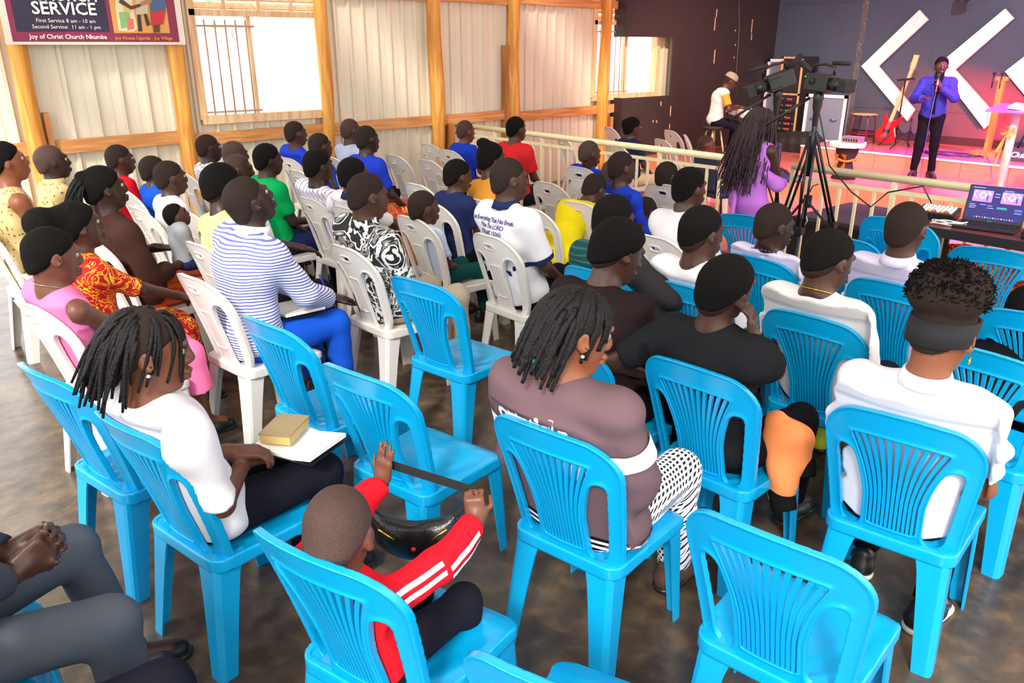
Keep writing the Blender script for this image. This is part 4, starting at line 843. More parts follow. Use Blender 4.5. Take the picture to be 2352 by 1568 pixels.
# ---- left rows along the wall
gold = person('man with a shaved head in a gold patterned shirt', 120, 372, yaw=5, s=.95, hunch=8, head=(-4, -4, 0), skin='deep', hair='shaved', h=.01, eyes=True, top=dict(m='goldprint', sleeve=.8, collar=1, fat=1.08), bottom=dict(m='navy'), chair_=(False, 'white plastic chair under the man in the gold shirt'))
orng = person('woman at the left edge in a golden sleeveless dress', 14, 372, yaw=5, s=1.08, head=(-4, -6, 0), skin='warm', hair='bunwrap', h=.01, eyes=True, top=dict(m='goldprint', sleeve=0), bottom=dict(m='goldprint', kind='dress'), chair_=(False, 'white plastic chair at the left edge under the golden dress'))
P = lambda lab, x, y, s, col, **k: person(lab, x, y, yaw=k.pop('yaw', 4), s=s, skin=k.pop('skin', 'dark'), hair=k.pop('hair', 'buzz'), h=k.pop('h', .011), hs=k.pop('hs', .99), head=k.pop('head', (-4, 2, 0)), top=dict(m=col, sleeve=k.pop('sleeve', .75), **k.pop('t', {})), bottom=dict(m=k.pop('bm', 'midnight'), **k.pop('b', {})), **k)
P('boy in a crimson T-shirt by the wall below the banner', 276, 366, .84, 'red', eyes=True, chair_=(False, 'white plastic chair under the boy in crimson'))
P('boy in a bright blue T-shirt hidden behind the white-shirted boy', 354, 392, .76, 'royal', chair_=(False, 'white plastic chair under the boy in bright blue at left'))
P('boy in a white T-shirt with a yellow panel', 392, 408, .84, 'offwhite', eyes=True, chair_=(False, 'white plastic chair of the boy with the yellow panel'))
P('boy in a doodle print shirt beside the pole', 480, 340, .86, 'doodle', skin='deep', eyes=True, head=(-8, 2, 0), chair_=(False, 'white plastic chair of the boy in the doodle shirt'))
P('bald child at the wall right of the doodle shirt', 541, 356, .84, 'offwhite', hair='shaved', chair_=(False, 'white plastic chair under the bald child'))
P('bald child with ears showing behind the lime top', 549, 390, .80, 'navy', hair='shaved', head=(-30, 4, 0), chair_=(False, 'white plastic chair under the child behind the lime top'))
P('boy in a green T-shirt sitting upright', 616, 366, .93, 'green', skin='deep', hair='short', arms=(None, dict(w=(.26, -.05, .66), pole=(-.6, -.5, -.6))), bm='navy', chair_=(False, 'white plastic chair the boy in green sits on'))
P('boy in a royal blue T-shirt below the big window', 688, 310, .98, 'blue', cpx=(645, 372), head=(-6, 0, 0), bm='navy', chair_=(False, 'white plastic chair of the boy below the big window'))
P('child with cropped hair left of the slim pole', 736, 336, .86, 'royal', chair_=(False, 'white plastic chair of the child left of the slim pole'))
P('person in a white pinstripe shirt with a hand at the chin', 738, 384, .97, 'pinstripe', cpx=(686, 464), skin='deep', hair='short', t=dict(fat=1.1, wide=1.3), arms=(None, dict(wh=(.10, -.05, -.20), pole=(.4, -.5, -.7), d=(-.2, .2, .8))), h=.010, chair_=(False, 'white plastic chair of the person in pinstripes'))
P('person in a white polo with a navy collar line and tan skirt', 812, 402, .94, 'white', cpx=(762, 484), hair='short', t=dict(collar=1, cm='navy', fat=1.05), bm='rust', b=dict(kind='skirt'), arms=(None, dict(w=(.40, -.12, .66))), h=.010, chair_=(False, 'white plastic chair of the person in the tan skirt'))
P('sunlit boy in a blue and white shirt by the slim pole', 806, 300, .93, 'paleblue', hair='shaved', chair_=(False, 'white plastic chair under the sunlit boy'))
P('youth in a royal blue shirt and red print wrap', 844, 320, .98, 'blue', skin='deep', bm='skirtprint', b=dict(kind='skirt'), head=(-4, 0, 0), chair_=(False, 'white plastic chair under the youth with the red print wrap'))
P('boy in a dark navy T-shirt left of the mustard top', 1052, 404, .82, 'navy', cpx=(930, 432) if False else None, head=(-14, 8, 0), hair='short', h=.010, bm='black', chair_=(False, 'white plastic chair the boy in dark navy sits on'))
P('person in a mustard top with a tuft of hair', 1122, 366, .97, 'mustard', cpx=(1060, 467), hair='pufftop', head=(-14, 2, 0), h=.010, chair_=(False, 'white plastic chair of the person in mustard'))
P('small boy in a blue shirt at the end of the railing', 1070, 302, .84, 'blue', hair='shaved', skin='mid', head=(-6, 4, 0), chair_=(False, 'white plastic chair of the small boy at the railing end'))
P('boy in a bright red T-shirt in front of the railing', 1186, 296, .97, 'coral', hair='short', head=(-8, 2, 0), t=dict(wide=1.15), bm='charcoal', arms=(None, dict(w=(.26, -.08, .62), pole=(-.6, -.6, -.5))), chair_=(False, 'white plastic chair under the boy in bright red'))
P('child with a shaved head and a small earring', 1343, 372, .82, 'blue', cpx=(1297, 393), hair='shaved', head=(-18, 4, 0), chair_=(False, 'white plastic chair of the child with the earring'))
bent = P('child in blue bending far forward over the knees', None, None, .85, 'blue', loc=(4.15, 3.93), lean=62, hunch=25, head=(0, 40, 0), bm='black', chair_=(False, 'white plastic chair of the child bending forward'), arms=(dict(w=(.55, .1, .35)), dict(w=(.55, -.1, .35))))
P('toddler with a red sleeve leaning behind the scripted blue shirt', 1408, 398, .66, 'coral', hair='shaved', lean=10, chair_=(False, 'white plastic chair under the toddler with the red sleeve'))
P('small child with cropped hair in front of the left railing section', 1521, 414, .72, 'navy', cpx=(1480, 432), hair='buzz', head=(-14, 4, 0), chair_=(False, 'white plastic chair of the small child near the railing'))
P('person in a yellow shirt bending behind the verse polo', None, None, .9, 'yellow', loc=(3.75, 4.0), lean=38, hunch=20, head=(0, 30, 0), bm='charcoal', chair_=(False, 'white plastic chair under the person in yellow'))
P('seated woman in a navy jacket and peach dress beyond the railing', 1453, 294, .82, 'navy', loc=None, yaw=-9, hair='bunwrap', skin='dark', eyes=True, head=(-12, 2, 0), b=dict(kind='skirt'), bm='beige', chair_=(False, 'white plastic chair of the seated woman beyond the railing'))
P('toddler in pink beyond the railing', None, None, .5, 'pink', loc=(8.15, 6.0), yaw=-51, seat=.42, hair='shaved', skin='mid', h=.011, b=dict(kind='dress'), bm='pink', chair_=(False, 'white plastic chair under the toddler in pink'))
# ---- people cut by the frame
suit = person('man in a grey suit at the lower left edge with clasped hands', loc=(-.17, 2.17), yaw=-8, s=1.02, lean=-2, skin='dark', hair='buzz', h=.007, top=dict(m='dgrey', sleeve=1.88, name='suit_jacket', collar=1), bottom=dict(m='grey', fat=1.0, folds=.006),
    arms=(dict(w=(.27, .03, .70), pole=(-.4, .7, -.5), d=(1, -.25, .45), n=(0, -1, .2), curl=.45), dict(w=(.27, -.03, .68), pole=(-.4, -.7, -.5), d=(.9, .2, .5), n=(0, 1, .1), curl=.5)), legs=[((.40, .24, .54), (.50, .26, .085), (1, .1, 0)), ((.46, -.17, .54), (.46, -.2, .085), (1, -.1, 0))], chair_=(True, 'blue plastic chair at the lower left corner under the grey suit'))
person('person in dark trousers whose knee shows at the bottom edge', loc=(-.14, 1.58), yaw=-10, s=1.0, lean=-8, skin='dark', h=.009, top=dict(m='charcoal', sleeve=1.8), bottom=dict(m='midnight', fat=1.05), arms=(dict(w=(.02, .25, .62)), dict(w=(.02, -.25, .62))), chair_=(True, 'blue plastic chair under the person with dark trousers at the bottom edge'))
blk = person('person in shiny black clothes hidden behind the headband woman', loc=(3.50, 1.08), yaw=4, s=.94, lean=62, hunch=22, head=(0, 30, 0), skin='dark', hair='short', h=.010, top=dict(m='black', sleeve=.9, fat=1.1), bottom=dict(m='black'))
# ---- empty chairs
for bl, x, y, yw, lb in ((1, 36, 828, 13, 'empty blue plastic chair at the far left, behind the pink girl'), (1, 546, 721, 9, 'empty blue plastic chair behind the striped man'), (1, 728, 829, 12, 'empty blue plastic chair the red bag hangs in front of'),
        (1, 891, 633, 10, 'empty blue plastic chair behind the baroque shirt, fully visible'), (1, 1577, 1159, 10, 'empty blue plastic chair largest at the bottom right'), (1, 1640, 492, 14, 'empty blue plastic chair below the standing woman'),
        (1, 1856, 538, 2, 'blue plastic chair left of the lilac shirt'), (1, 1974, 522, 0, 'lower blue plastic chair of the stacked pair by the table'), (1, 2183, 565, 10, 'empty blue plastic chair in front of the laptop table'), (1, 2255, 706, 5, 'blue plastic chair at the right edge under the black-clad person'),
        (1, 2118, 778, 0, 'blue plastic chair right in front of the headband woman'), (1, 1055, 1488, 24, 'blue plastic chair whose corner shows at the bottom edge'),
        (0, 885, 365, 2, 'empty sunlit white plastic chair behind the royal blue youth'), (0, 965, 339, 2, 'empty sunlit white plastic chair in front of the thick pole'), (0, 959, 377, 2, 'empty white plastic chair left of the dark navy boy'), (0, 930, 432, 2, 'white plastic chair behind the pale blue boy'), (0, 1222, 428, 2, 'white plastic chair with yellow cloth seen through its handle'), (0, 404, 492, 6, 'small white chair back right of the baby')):
    chair_px(bool(bl), x, y, yw, lb)
o = chair_px(True, 1978, 497, 0, 'upper blue plastic chair of the stacked pair by the table', z=.10)
for x, y, yw, lb in ((7.0, 6.95, -20, 'white plastic chair beyond the railing behind the red boy'), (7.35, 6.2, -15, 'pinkish lit white chair low beyond the railing'), (8.3, 7.4, -20, 'white plastic chair beyond the railing beside the navy jacket woman'), (7.7, 6.0, -20, 'white plastic chair beyond the railing left of the woman'), (8.6, 6.6, -20, 'white plastic chair beyond the railing right of the woman')):
    chair(False, x, y, yw, lb, 'white plastic chairs beyond the railing')
# ================================================================ STAGE PEOPLE AND EQUIPMENT
METAL = mat('chrome', (200, 200, 204), .2, .5, 1.0); BLK = mat('black_equipment', (24, 24, 26), .4); BLKM = mat('matt_black', (30, 29, 31), .75, bump=.1, bscale=200); GUN = mat('gunmetal_tube', (46, 48, 52), .3, .5, .6)
def lit(name, c, st): return mat(name, c, .4, emit=c, estr=st)
def stage_lamp(label, pos, tgt, col, watts, size=45, blend=.6):
    """par can hanging above the stage with its own spot inside"""
    e = empty('stage_lamp', pos); tag(e, label, 'lamp', 'stage lamps'); d = (Vector(tgt)-Vector(pos)).normalized(); R = d.to_track_quat('-Z', 'Y').to_matrix().to_4x4()
    b = MB().lathe([(.03, .17), (.07, .16), (.085, .1), (.09, -.02), (.086, -.02), (.078, .09), (.01, .1)], n=18); o = b.build('housing', BLK, e, smooth=True); o.matrix_local = R
    y = MB().beam((-.11, 0, 0), (-.11, 0, .22), .03, .006); y.beam((.11, 0, 0), (.11, 0, .22), .03, .006); y.beam((-.11, 0, .22), (.11, 0, .22), .03, .006); y.build('yoke', BLK, e)
    if pos[2] > 2: MB().tube([(0, 0, .22), (0, 0, 4.0-pos[2])], .012, 8).build('hanging_rod', BLK, e, smooth=True)
    else:
        MB().tube([(.11, 0, .0), (.16, 0, -.1), (.16, 0, Z2-pos[2])], .014, 8).build('stand_pole', BLK, e, smooth=True); MB().lathe([(.16, Z2-pos[2]), (.16, Z2-pos[2]+.02), (.02, Z2-pos[2]+.03)], (.16, 0, 0), 16).build('stand_base', BLK, e, smooth=True)
    l_ = bpy.data.lights.new('lamp', 'SPOT'); l_.energy = watts; l_.color = srgb(col); l_.spot_size = math.radians(size); l_.spot_blend = blend; l_.shadow_soft_size = .06
    lo = bpy.data.objects.new('lamp', l_); COL.objects.link(lo); lo.parent = e; lo.matrix_local = R @ Matrix.Translation((0, 0, -.04)); return e
stage_lamp('stage lamp with blue lens at the top edge above the speaker', tuple(atX(2214, -6, 12.9)), (11.3, 4.4, .3), (150, 50, 255), 700, 80)
stage_lamp('magenta stage lamp high above the lectern', (11.0, 2.2, 3.6), (11.0, 3.4, .3), (235, 50, 255), 1900, 85)
stage_lamp('red stage lamp at the right side of the stage', (12.35, 3.3, 1.0), (13.5, 4.95, 1.0), (255, 4, 14), 2300, 40, .8)
stage_lamp('added white lamp in the hall brightening the stage back wall', (8.6, 3.2, 3.7), (13.5, 5.0, 1.6), (236, 240, 255), 800, 75, .8)  # unseen wash lamp added to lift the dark stage wall
stage_lamp('warm stage lamp over the left of the railing', (8.6, 6.2, 3.7), (11.0, 7.5, .6), (255, 214, 190), 900, 90, .8)
stage_lamp('warm stage lamp facing the orange steps', (7.2, 3.4, 3.7), (10.6, 4.4, .2), (255, 206, 180), 1100, 80, .8)

# chevrons on the back wall
WB = mat('white_chevron_board', (244, 238, 230), .5, var=.03); XC = XB-.09
def chev(lab, pts):
    o = MB(); P = [atX(x, y, XC) for x, y in pts]; n = len(P)
    V = [(XC, p[1], p[2]) for p in P]+[(XC+.05, p[1], p[2]) for p in P]
    o.add(V, [tuple(range(n)), tuple(range(n, 2*n))[::-1]]+[(i, (i+1) % n, n+(i+1) % n, n+i) for i in range(n)]); tag(o.build('chevron_panel', WB), lab, 'wall panel', 'white chevron panels')
chev('white chevron panel left of the speaker', [(1978, 152), (2111, 23), (2131, 45), (2017, 152), (2100, 252), (2083, 278)])
chev('white chevron panel directly behind the speaker', [(2150, 152), (2308, 20), (2328, 42), (2193, 160), (2290, 268), (2260, 296)])
chev('white chevron panel cut by the right edge', [(2308, 164), (2440, 62), (2462, 86), (2352, 172), (2460, 290), (2430, 312)])

# the speaker
def legs_std(s, zf, spread=.10, fw_=0.0): return [((.02, spread*s, zf+.47*s), (-.02+fw_, (spread+.02)*s, zf+.085), (1, .35, 0)), ((.03, -spread*s, zf+.47*s), (.03, -(spread+.02)*s, zf+.085), (1, -.35, 0))]
sp = person('speaker in a violet-blue blazer holding a microphone on the stage', loc=(11.25, 4.70), yaw=204, s=.90, zf=Z1, seat=.74, lean=0, hunch=4, hs=1.0, head=(8, 4, 0), skin='dark', hair='short', h=.009, eyes=True, top=dict(m='bluecheck', sleeve=1.92, name='blazer', fat=1.02, wide=1.2), bottom=dict(m='black'),
    arms=(dict(wh=(.14, .03, -.25), pole=(-.1, .9, -.6), d=(.1, -.4, .9), n=(-.3, -.9, 0), curl=.8), dict(w=(.30, -.14, Z1+1.04), pole=(-.6, -.6, -.5), d=(.8, .4, .15), n=(0, .3, -.9), curl=.15)), legs=legs_std(.9, Z1))
r = sp['root']
MB().prism([(-.055, 1.36), (.055, 1.36), (.05, 1.28), (.012, 1.02), (.03, .84), (-.03, .84), (-.012, 1.02), (-.05, 1.28)], .05, Matrix(((0, 0, 1, .082), (1, 0, 0, 0), (0, 1, 0, Z1), (0, 0, 0, 1)))).build('black_shirt', CL['black'], r)
for sg in (1, -1): MB().add([(.118, sg*.02, Z1+.98), (.118, sg*.075, Z1+1.22), (.10, sg*.05, Z1+1.34), (.118, sg*.03, Z1+1.2), (.132, sg*.02, Z1+.98), (.132, sg*.075, Z1+1.22), (.11, sg*.05, Z1+1.34), (.132, sg*.03, Z1+1.2)], [(0, 1, 2, 3), (7, 6, 5, 4), (0, 4, 5, 1), (1, 5, 6, 2), (2, 6, 7, 3), (3, 7, 4, 0)]).build('lapel', CL['bluecheck'], r)
mic = empty('microphone', (0, 0, 0)); wL = sp['W']['L']; mw = r.matrix_basis @ Vector((wL[0]+.035, wL[1]-.045, wL[2]+.05)); mic.location = mw; tag(mic, 'silver handheld microphone held to the speaker\'s mouth', 'microphone')
MB().tube([(0, 0, -.11), (0, 0, .06)], [.012, .017], 12).build('handle', METAL, mic, smooth=True); MB().lathe([(.012, .06), (.024, .075), (.026, .095), (.018, .115), (.004, .12)], n=14).build('grille', BLKM, mic, smooth=True)
tag(MB().tube([mw+Vector((0, 0, -.11)), mw+Vector((-.03, 0, -.5)), mw+Vector((-.02, 0, -1.0)), (11.0, 4.6, Z1+.02), (10.8, 4.2, Z1+.02), (11.0, 3.8, Z1+.03), (11.5, 3.9, Z1+.05), (11.62, 4.0, Z2+.012), (12.3, 4.3, Z2+.012)], .005, 6).build('microphone_cable', mat('blue_cable', (70, 74, 130), .5), smooth=True), 'thin cable hanging from the microphone to the stage floor', 'cable')

# keyboard player
kp = atY(1655, 172, 7.75); kx, ky = kp[0]-.05, 7.75
kb = person('keyboard player in a white vest, mustard sleeves and cap', loc=(kx, ky), yaw=-40, s=.92, zf=Z1, seat=.50, lean=6, hunch=22, head=(-2, 30, 0), skin='dark', hair='buzz', h=.010, top=dict(m='offwhite', sleeve=.05, wide=1.1), bottom=dict(m='midnight'),
    arms=(dict(w=(.34, .10, Z1+.79), d=(1, -.1, 0)), dict(w=(.34, -.14, Z1+.79), d=(1, .1, 0))), legs=[((.36, .12, Z1+.50), (.30, .12, Z1+.085)), ((.36, -.12, Z1+.48), (.22, -.12, Z1+.085))])
for nm, S in (('L', kb['SL']), ('R', kb['SR'])): link('sleeve', soft([(capcut(S, S+(kb['E'][nm]-S)*.75, .062, .058), .01)], .009, 'sleeve', CL['mustard']), None, kb['root'])
Hh = kb['H']; cm = MB(); N = 22
rg = [[Hh(-.012+rr*1.22*math.cos(t), rr*math.sin(t), zz) for t in np.linspace(0, 2*math.pi, N, endpoint=False)] for rr, zz in ((.086, .035), (.087, .07), (.076, .105), (.045, .127), (.008, .134))]
cm.add([q for g_ in rg for q in g_], [(i*N+k, i*N+(k+1) % N, (i+1)*N+(k+1) % N, (i+1)*N+k) for i in range(4) for k in range(N)]); CAPM = mat('cap_cloth', (140, 138, 120), .8, var=.2)
cp_ = cm.build('cap', CAPM, kb['root'], smooth=True)
pv = [Hh(.075+.09*math.cos(t), .078*math.sin(t), .040-.02*math.cos(t)) for t in np.linspace(-1.5, 1.5, 12)]; nV = len(pv)
MB().add(list(pv)+[p+V3(0, 0, .007) for p in pv], [tuple(range(nV)), tuple(range(nV, 2*nV))[::-1]]+[(i, (i+1) % nV, nV+(i+1) % nV, nV+i) for i in range(nV)]).build('visor', mat('cap_visor', (74, 84, 70), .8), cp_)
ks = empty('keyboard_stool', (kx, ky, Z1)); tag(ks, 'round black stool under the keyboard player', 'stool'); MB().lathe([(.02, .44), (.17, .445), (.18, .47), (.17, .50), (.02, .505)]).build('seat', BLKM, ks, smooth=True)
for k in range(4): MB().tube([(.1*math.cos(k*1.571+.5), .1*math.sin(k*1.571+.5), .45), (.2*math.cos(k*1.571+.5), .2*math.sin(k*1.571+.5), 0)], .013, 8).build('leg', mat('cream_leg', (206, 190, 140), .5), ks, smooth=True)
a = math.radians(-40); kc = Vector((kx+.47*math.cos(a), ky+.47*math.sin(a), Z1+.70)); kbd = empty('electronic_keyboard', kc, a); tag(kbd, 'white electronic keyboard in front of the keyboard player', 'keyboard')
MB().lohi((-.17, -.55, -.05), (.17, .55, .05)).build('case', mat('keyboard_white', (236, 228, 240), .35), kbd, bevel=.01)
wk = MB().lohi((-.08, -.0098, 0), (.05, .0098, .012)).mesh('white_key'); wk.materials.append(mat('key_white', (244, 242, 244), .3)); bk = MB().lohi((-.02, -.006, .012), (.05, .006, .022)).mesh('black_key'); bk.materials.append(BLK)
for i in range(36):
    o = link('white_key', wk, None, kbd); o.location = (-.09, -.40+i*.0225, .05)
    if i % 7 not in (2, 6): o = link('black_key', bk, None, kbd); o.location = (-.05, -.389+i*.0225, .05)
lettering('lettering', 'YAMAHA', .05, BLK, frame_mtx((.172, .1, -.02), (0, -1, 0), (0, 0, 1)), kbd, bold=.02) if False else lettering('lettering', 'YAMAHA', .055, mat('keyboard_print', (80, 60, 100), .6), frame_mtx((-.1, -.5525, -.02), (1, 0, 0), (0, 0, 1)), kbd, bold=.02, align='LEFT')
st_ = empty('keyboard_stand', (kc.x, kc.y, Z1), a); tag(st_, 'black crossed keyboard stand', 'stand')
for sx in (-.35, .35):
    for q in (1, -1): MB().beam((-.2*q, sx, 0.01), (.2*q, sx, .68), .03, .02, (0, 1, 0)).build('crossed_bar', BLK, st_)

# woman standing at the gap in the railing
wm = person('woman standing in an orchid pink dress with long curly braids', 1748, 284, yaw=-4, s=.88, hs=.98, seat=.70, lean=0, hunch=6, head=(-34, 4, 0), skin='dark', hair='longcurl', h=.008, top=dict(m='orchid', sleeve=0, long=True, fat=1.02, folds=.004, name='dress_bodice'), bottom=dict(m='orchid', kind='skirt', len=.75, fat=1.12),
    arms=(dict(w=(.22, -.02, 1.02), pole=(-.1, .9, -.5)), dict(w=(.20, .04, 1.0), pole=(-.2, -.9, -.4))), legs=[((.03, .08, .44), (.0, .10, .085)), ((.03, -.08, .44), (.02, -.10, .085))], shoes='brown')
E_ = wm['E']['R']; link('draped_sleeve', soft([(cap(wm['chest']+V3(-.10, -.02, .02), E_+V3(-.04, -.03, -.03), .045, .05), .04), (cap(E_+V3(-.04, -.03, -.03), E_+V3(.10, .03, -.05), .05, .045), .04), (cap(wm['nb']+V3(-.06, .01, -.02), wm['chest']+V3(-.11, -.03, 0), .035, .04), .03)], .009, 'drape', CL['orchid'], (), folds(.005, 4)), None, wm['root'])
hp = wm['hip']; MB().tube([hp+V3(-.15, .03, .10), hp+V3(-.17, .0, .05), hp+V3(-.16, .02, -.08), hp+V3(-.15, .03, -.2)], [.02, .018, .022, .03], 8).build('sash_knot', CL['orchid'], wm['root'], smooth=True)
MB().tube([wm['SR']+V3(-.05, .035, -.06), wm['SR']+V3(-.02, .03, .05), wm['SR']+V3(.05, .03, .0)], .012, 6).build('strap', BLKM, wm['root'], smooth=True)

# video cameras on tripods
def tripod(lab, apex, feet, clab, yaw, pitch, cs=1.0):
    t = empty('camera_tripod', (apex[0], apex[1], 0)); tag(t, lab, 'tripod'); A0 = Vector((0, 0, apex[2]-.12))
    MB().lathe([(.015, -.20), (.02, -.18), (.024, -.08), (.034, -.04), (.034, 0), (.04, .02), (.034, .05), (.02, .06)], A0, 16).build('fluid_head', BLK, t, smooth=True)
    MB().tube([A0+Vector((0, 0, -.05)), A0+Vector((0, 0, -.55))], .02, 10).build('column', GUN, t, smooth=True)
    for f in feet:
        F_ = Vector((f[0]-apex[0], f[1]-apex[1], .015)); top_ = A0+Vector((0, 0, -.22)); mid = top_.lerp(F_, .55); sd_ = (F_-top_).cross(Vector((0, 0, 1))).normalized()*.022
        l_ = MB(); l_.tube([top_+sd_, mid+sd_], .011, 8); l_.tube([top_-sd_, mid-sd_], .011, 8); l_.tube([top_.lerp(F_, .48), F_], .012, 8); lo_ = l_.build('leg', GUN, t, smooth=True)
        MB().box(mid, (.03, .03, .03)).build('leg_clamp', BLK, lo_, bevel=.006); MB().box(top_.lerp(F_, .8), (.024, .024, .025)).build('leg_clamp', BLK, lo_, bevel=.006); MB().beam(top_.lerp(F_, .6), A0+Vector((0, 0, -.72)), .014, .014).build('spreader', BLK, t)
    MB().tube([A0+Vector((-.03, .05, .02)), A0+Vector((-.25, .26, -.18))], .011, 8).build('pan_handle', BLK, t, smooth=True)
    c = empty('video_camera', apex); tag(c, clab, 'camera', 'video cameras on tripods'); c.rotation_euler = (0, math.radians(pitch), math.radians(yaw)); c.scale = (cs,)*3
    MB().lohi((-.14, -.06, -.07), (.12, .06, .09)).build('body', BLK, c, bevel=.012)
    MB().tube([(.10, 0, .01), (.26, 0, .01)], [.055, .058], 18).build('lens', BLK, c, smooth=True); MB().tube([(.16, 0, .01), (.19, 0, .01)], .062, 18).build('focus_ring', BLKM, c, smooth=True)
    hd = MB(); hd.lohi((.25, -.075, -.045), (.34, .075, .068)); hd.build('lens_hood', BLKM, c, bevel=.012)
    MB().tube([(-.10, 0, .09), (-.09, 0, .16), (.02, 0, .175), (.13, 0, .16), (.14, 0, .09)], .014, 8).build('top_handle', BLK, c, smooth=True); MB().tube([(.08, .03, .19), (.26, .03, .20)], .02, 10).build('shotgun_microphone', BLKM, c, smooth=True)
    v = MB().tube([(-.12, 0, .10), (-.26, 0, .16)], [.022, .032], 10).build('viewfinder', BLKM, c, smooth=True); MB().lohi((.0, .065, -.04), (.12, .085, .05)).build('flip_screen', BLK, c, bevel=.006); MB().tube([(-.05, -.062, .02), (-.05, -.074, .02)], .03, 16).build('dial', BLKM, c, smooth=True)
    MB().lohi((-.14, -.062, .05), (-.13, -.056, .056)).build('tally_light', lit('green_led', (120, 255, 60), 3), c)
    return t
ta = tuple(atX(1884, 192, 5.6)); tb = tuple(atX(1790, 188, 6.05))
fA = [atz(1828, 606, 0)[:2], (6.25, 2.95), (6.3, 3.75)]; fA[0] = (5.45, 3.05)
tripod('tall black tripod of the right video camera', ta, [(5.45, 3.1), (6.15, 3.0), (5.85, 3.62)], 'right video camera with a large lens hood seen from the side', -100, 4, .78)
tripod('black tripod of the left video camera behind the standing woman', tb, [(5.75, 3.95), (6.2, 3.65), (6.25, 4.1)], 'left video camera with its lens pointing left', 142, 20, .85)

# equipment rack, cases and bags by the corner
X0 = 12.95
def yz(px, py, X=X0): p = atX(px, py, X); return p[1], p[2]
ya, zt = yz(1797, 130); yb_, _ = yz(1846, 130); rk = empty('equipment_rack', (X0, (ya+yb_)/2, Z1)); tag(rk, 'tall wooden-edged equipment rack full of amplifiers', 'rack'); hwr = (ya-yb_)/2; hr = zt-Z1
EDGE = wood_mat('rack_edge', (190, 140, 90), (226, 184, 130))
MB().lohi((.02, -hwr, .08), (.5, hwr, hr)).build('cabinet', BLKM, rk)
for y_ in (-hwr, hwr-.03): MB().lohi((0, y_, .08), (.03, y_+.03, hr)).build('edge_strip', EDGE, rk)
for z_ in (.08, hr*.58, hr-.03): MB().lohi((0, -hwr, z_), (.03, hwr, z_+.03)).build('edge_strip', EDGE, rk)
zz = .12; UN = mat('rack_unit', (44, 40, 40), .4); n_ = 0
while zz < hr*.58-.1:
    hh = (.14, .09, .09, .13, .09, .09)[n_ % 6]; u = MB().lohi((.0, -hwr+.035, zz), (.04, hwr-.035, zz+hh-.012)).build('rack_unit', UN, rk, bevel=.004)
    for k in range(2+n_ % 3): MB().tube([(-.012, hwr*.5-.08*k, zz+hh*.45), (.0, hwr*.5-.08*k, zz+hh*.45)], .015, 10).build('knob', METAL if k % 2 else mat('brass_knob', (180, 140, 80), .4, .5, .6), u, smooth=True)
    led = [lit('red_led', (255, 40, 50), 4), lit('green_display', (40, 255, 140), 4)][1 if n_ == 4 else 0]
    for k in range(2): MB().lohi((-.006, -.03-.05*k, zz+hh*.3), (.0, -.005-.05*k, zz+hh*.3+.025)).build('indicator', led, u)
    zz += hh; n_ += 1
for sx in (.06, .44):
    for sy in (-hwr+.04, hwr-.04): MB().tube([(sx, sy-.02, .04), (sx, sy+.02, .04)], .04, 12).build('caster', mat('caster_yellow', (220, 200, 40), .5), rk, smooth=True)
def framed_case(lab, x0, y0, x1, y1, X, dp):
    a0, z1_ = yz(x0, y0, X); b0, z0_ = yz(x1, y1, X); e = empty('flight_case_lid', (X, (a0+b0)/2, z0_)); tag(e, lab, 'case'); hw_ = (a0-b0)/2; H_ = z1_-z0_
    MB().lohi((.02, -hw_, 0), (dp, hw_, H_)).build('panel', mat('case_panel', (122, 132, 150), .35), e)
    for a_, b_ in (((0, -hw_, 0), (.05, -hw_+.05, H_)), ((0, hw_-.05, 0), (.05, hw_, H_)), ((0, -hw_, H_-.05), (.05, hw_, H_)), ((0, -hw_, 0), (.05, hw_, .05))): MB().lohi(a_, b_).build('white_edge', mat('case_edge', (238, 236, 240), .4), e)
    for k in (-.5, .5): MB().tube([(-.01, hw_*k-.06, H_*.5), (-.04, hw_*k, H_*.5), (-.01, hw_*k+.06, H_*.5)], .01, 6).build('handle', METAL, e, smooth=True)
framed_case('white-edged flight case lid standing by the back wall', 1852, 215, 1930, 332, 12.8, .12)
framed_case('narrow white-edged board leaning left of the rack', 1764, 135, 1792, 300, 13.25, .06)
def heap(lab, c, r, m, cat, name, nz=.02, sub=0):
    g = np.random.default_rng(int(c[0]*100)); pr = [(ell((0, 0, r[2]*.5), r), .05)]+[(ell((g.uniform(-.6, .6)*r[0], g.uniform(-.6, .6)*r[1], r[2]*g.uniform(.4, 1.0)), (r[0]*.45, r[1]*.45, r[2]*.5)), .06) for _ in range(4)]
    me = soft(pr, .018, name, m, (), folds(nz, 3, .9), lambda X, Y, Z: -Z+0*X+0*Y); o = link(name, me); o.location = c; tag(o, lab, cat); return o
heap('heap of black gig bags on the stage by the back wall', (12.45, 7.3, Z1), (.2, .5, .22), BLKM, 'bag', 'black_bags')
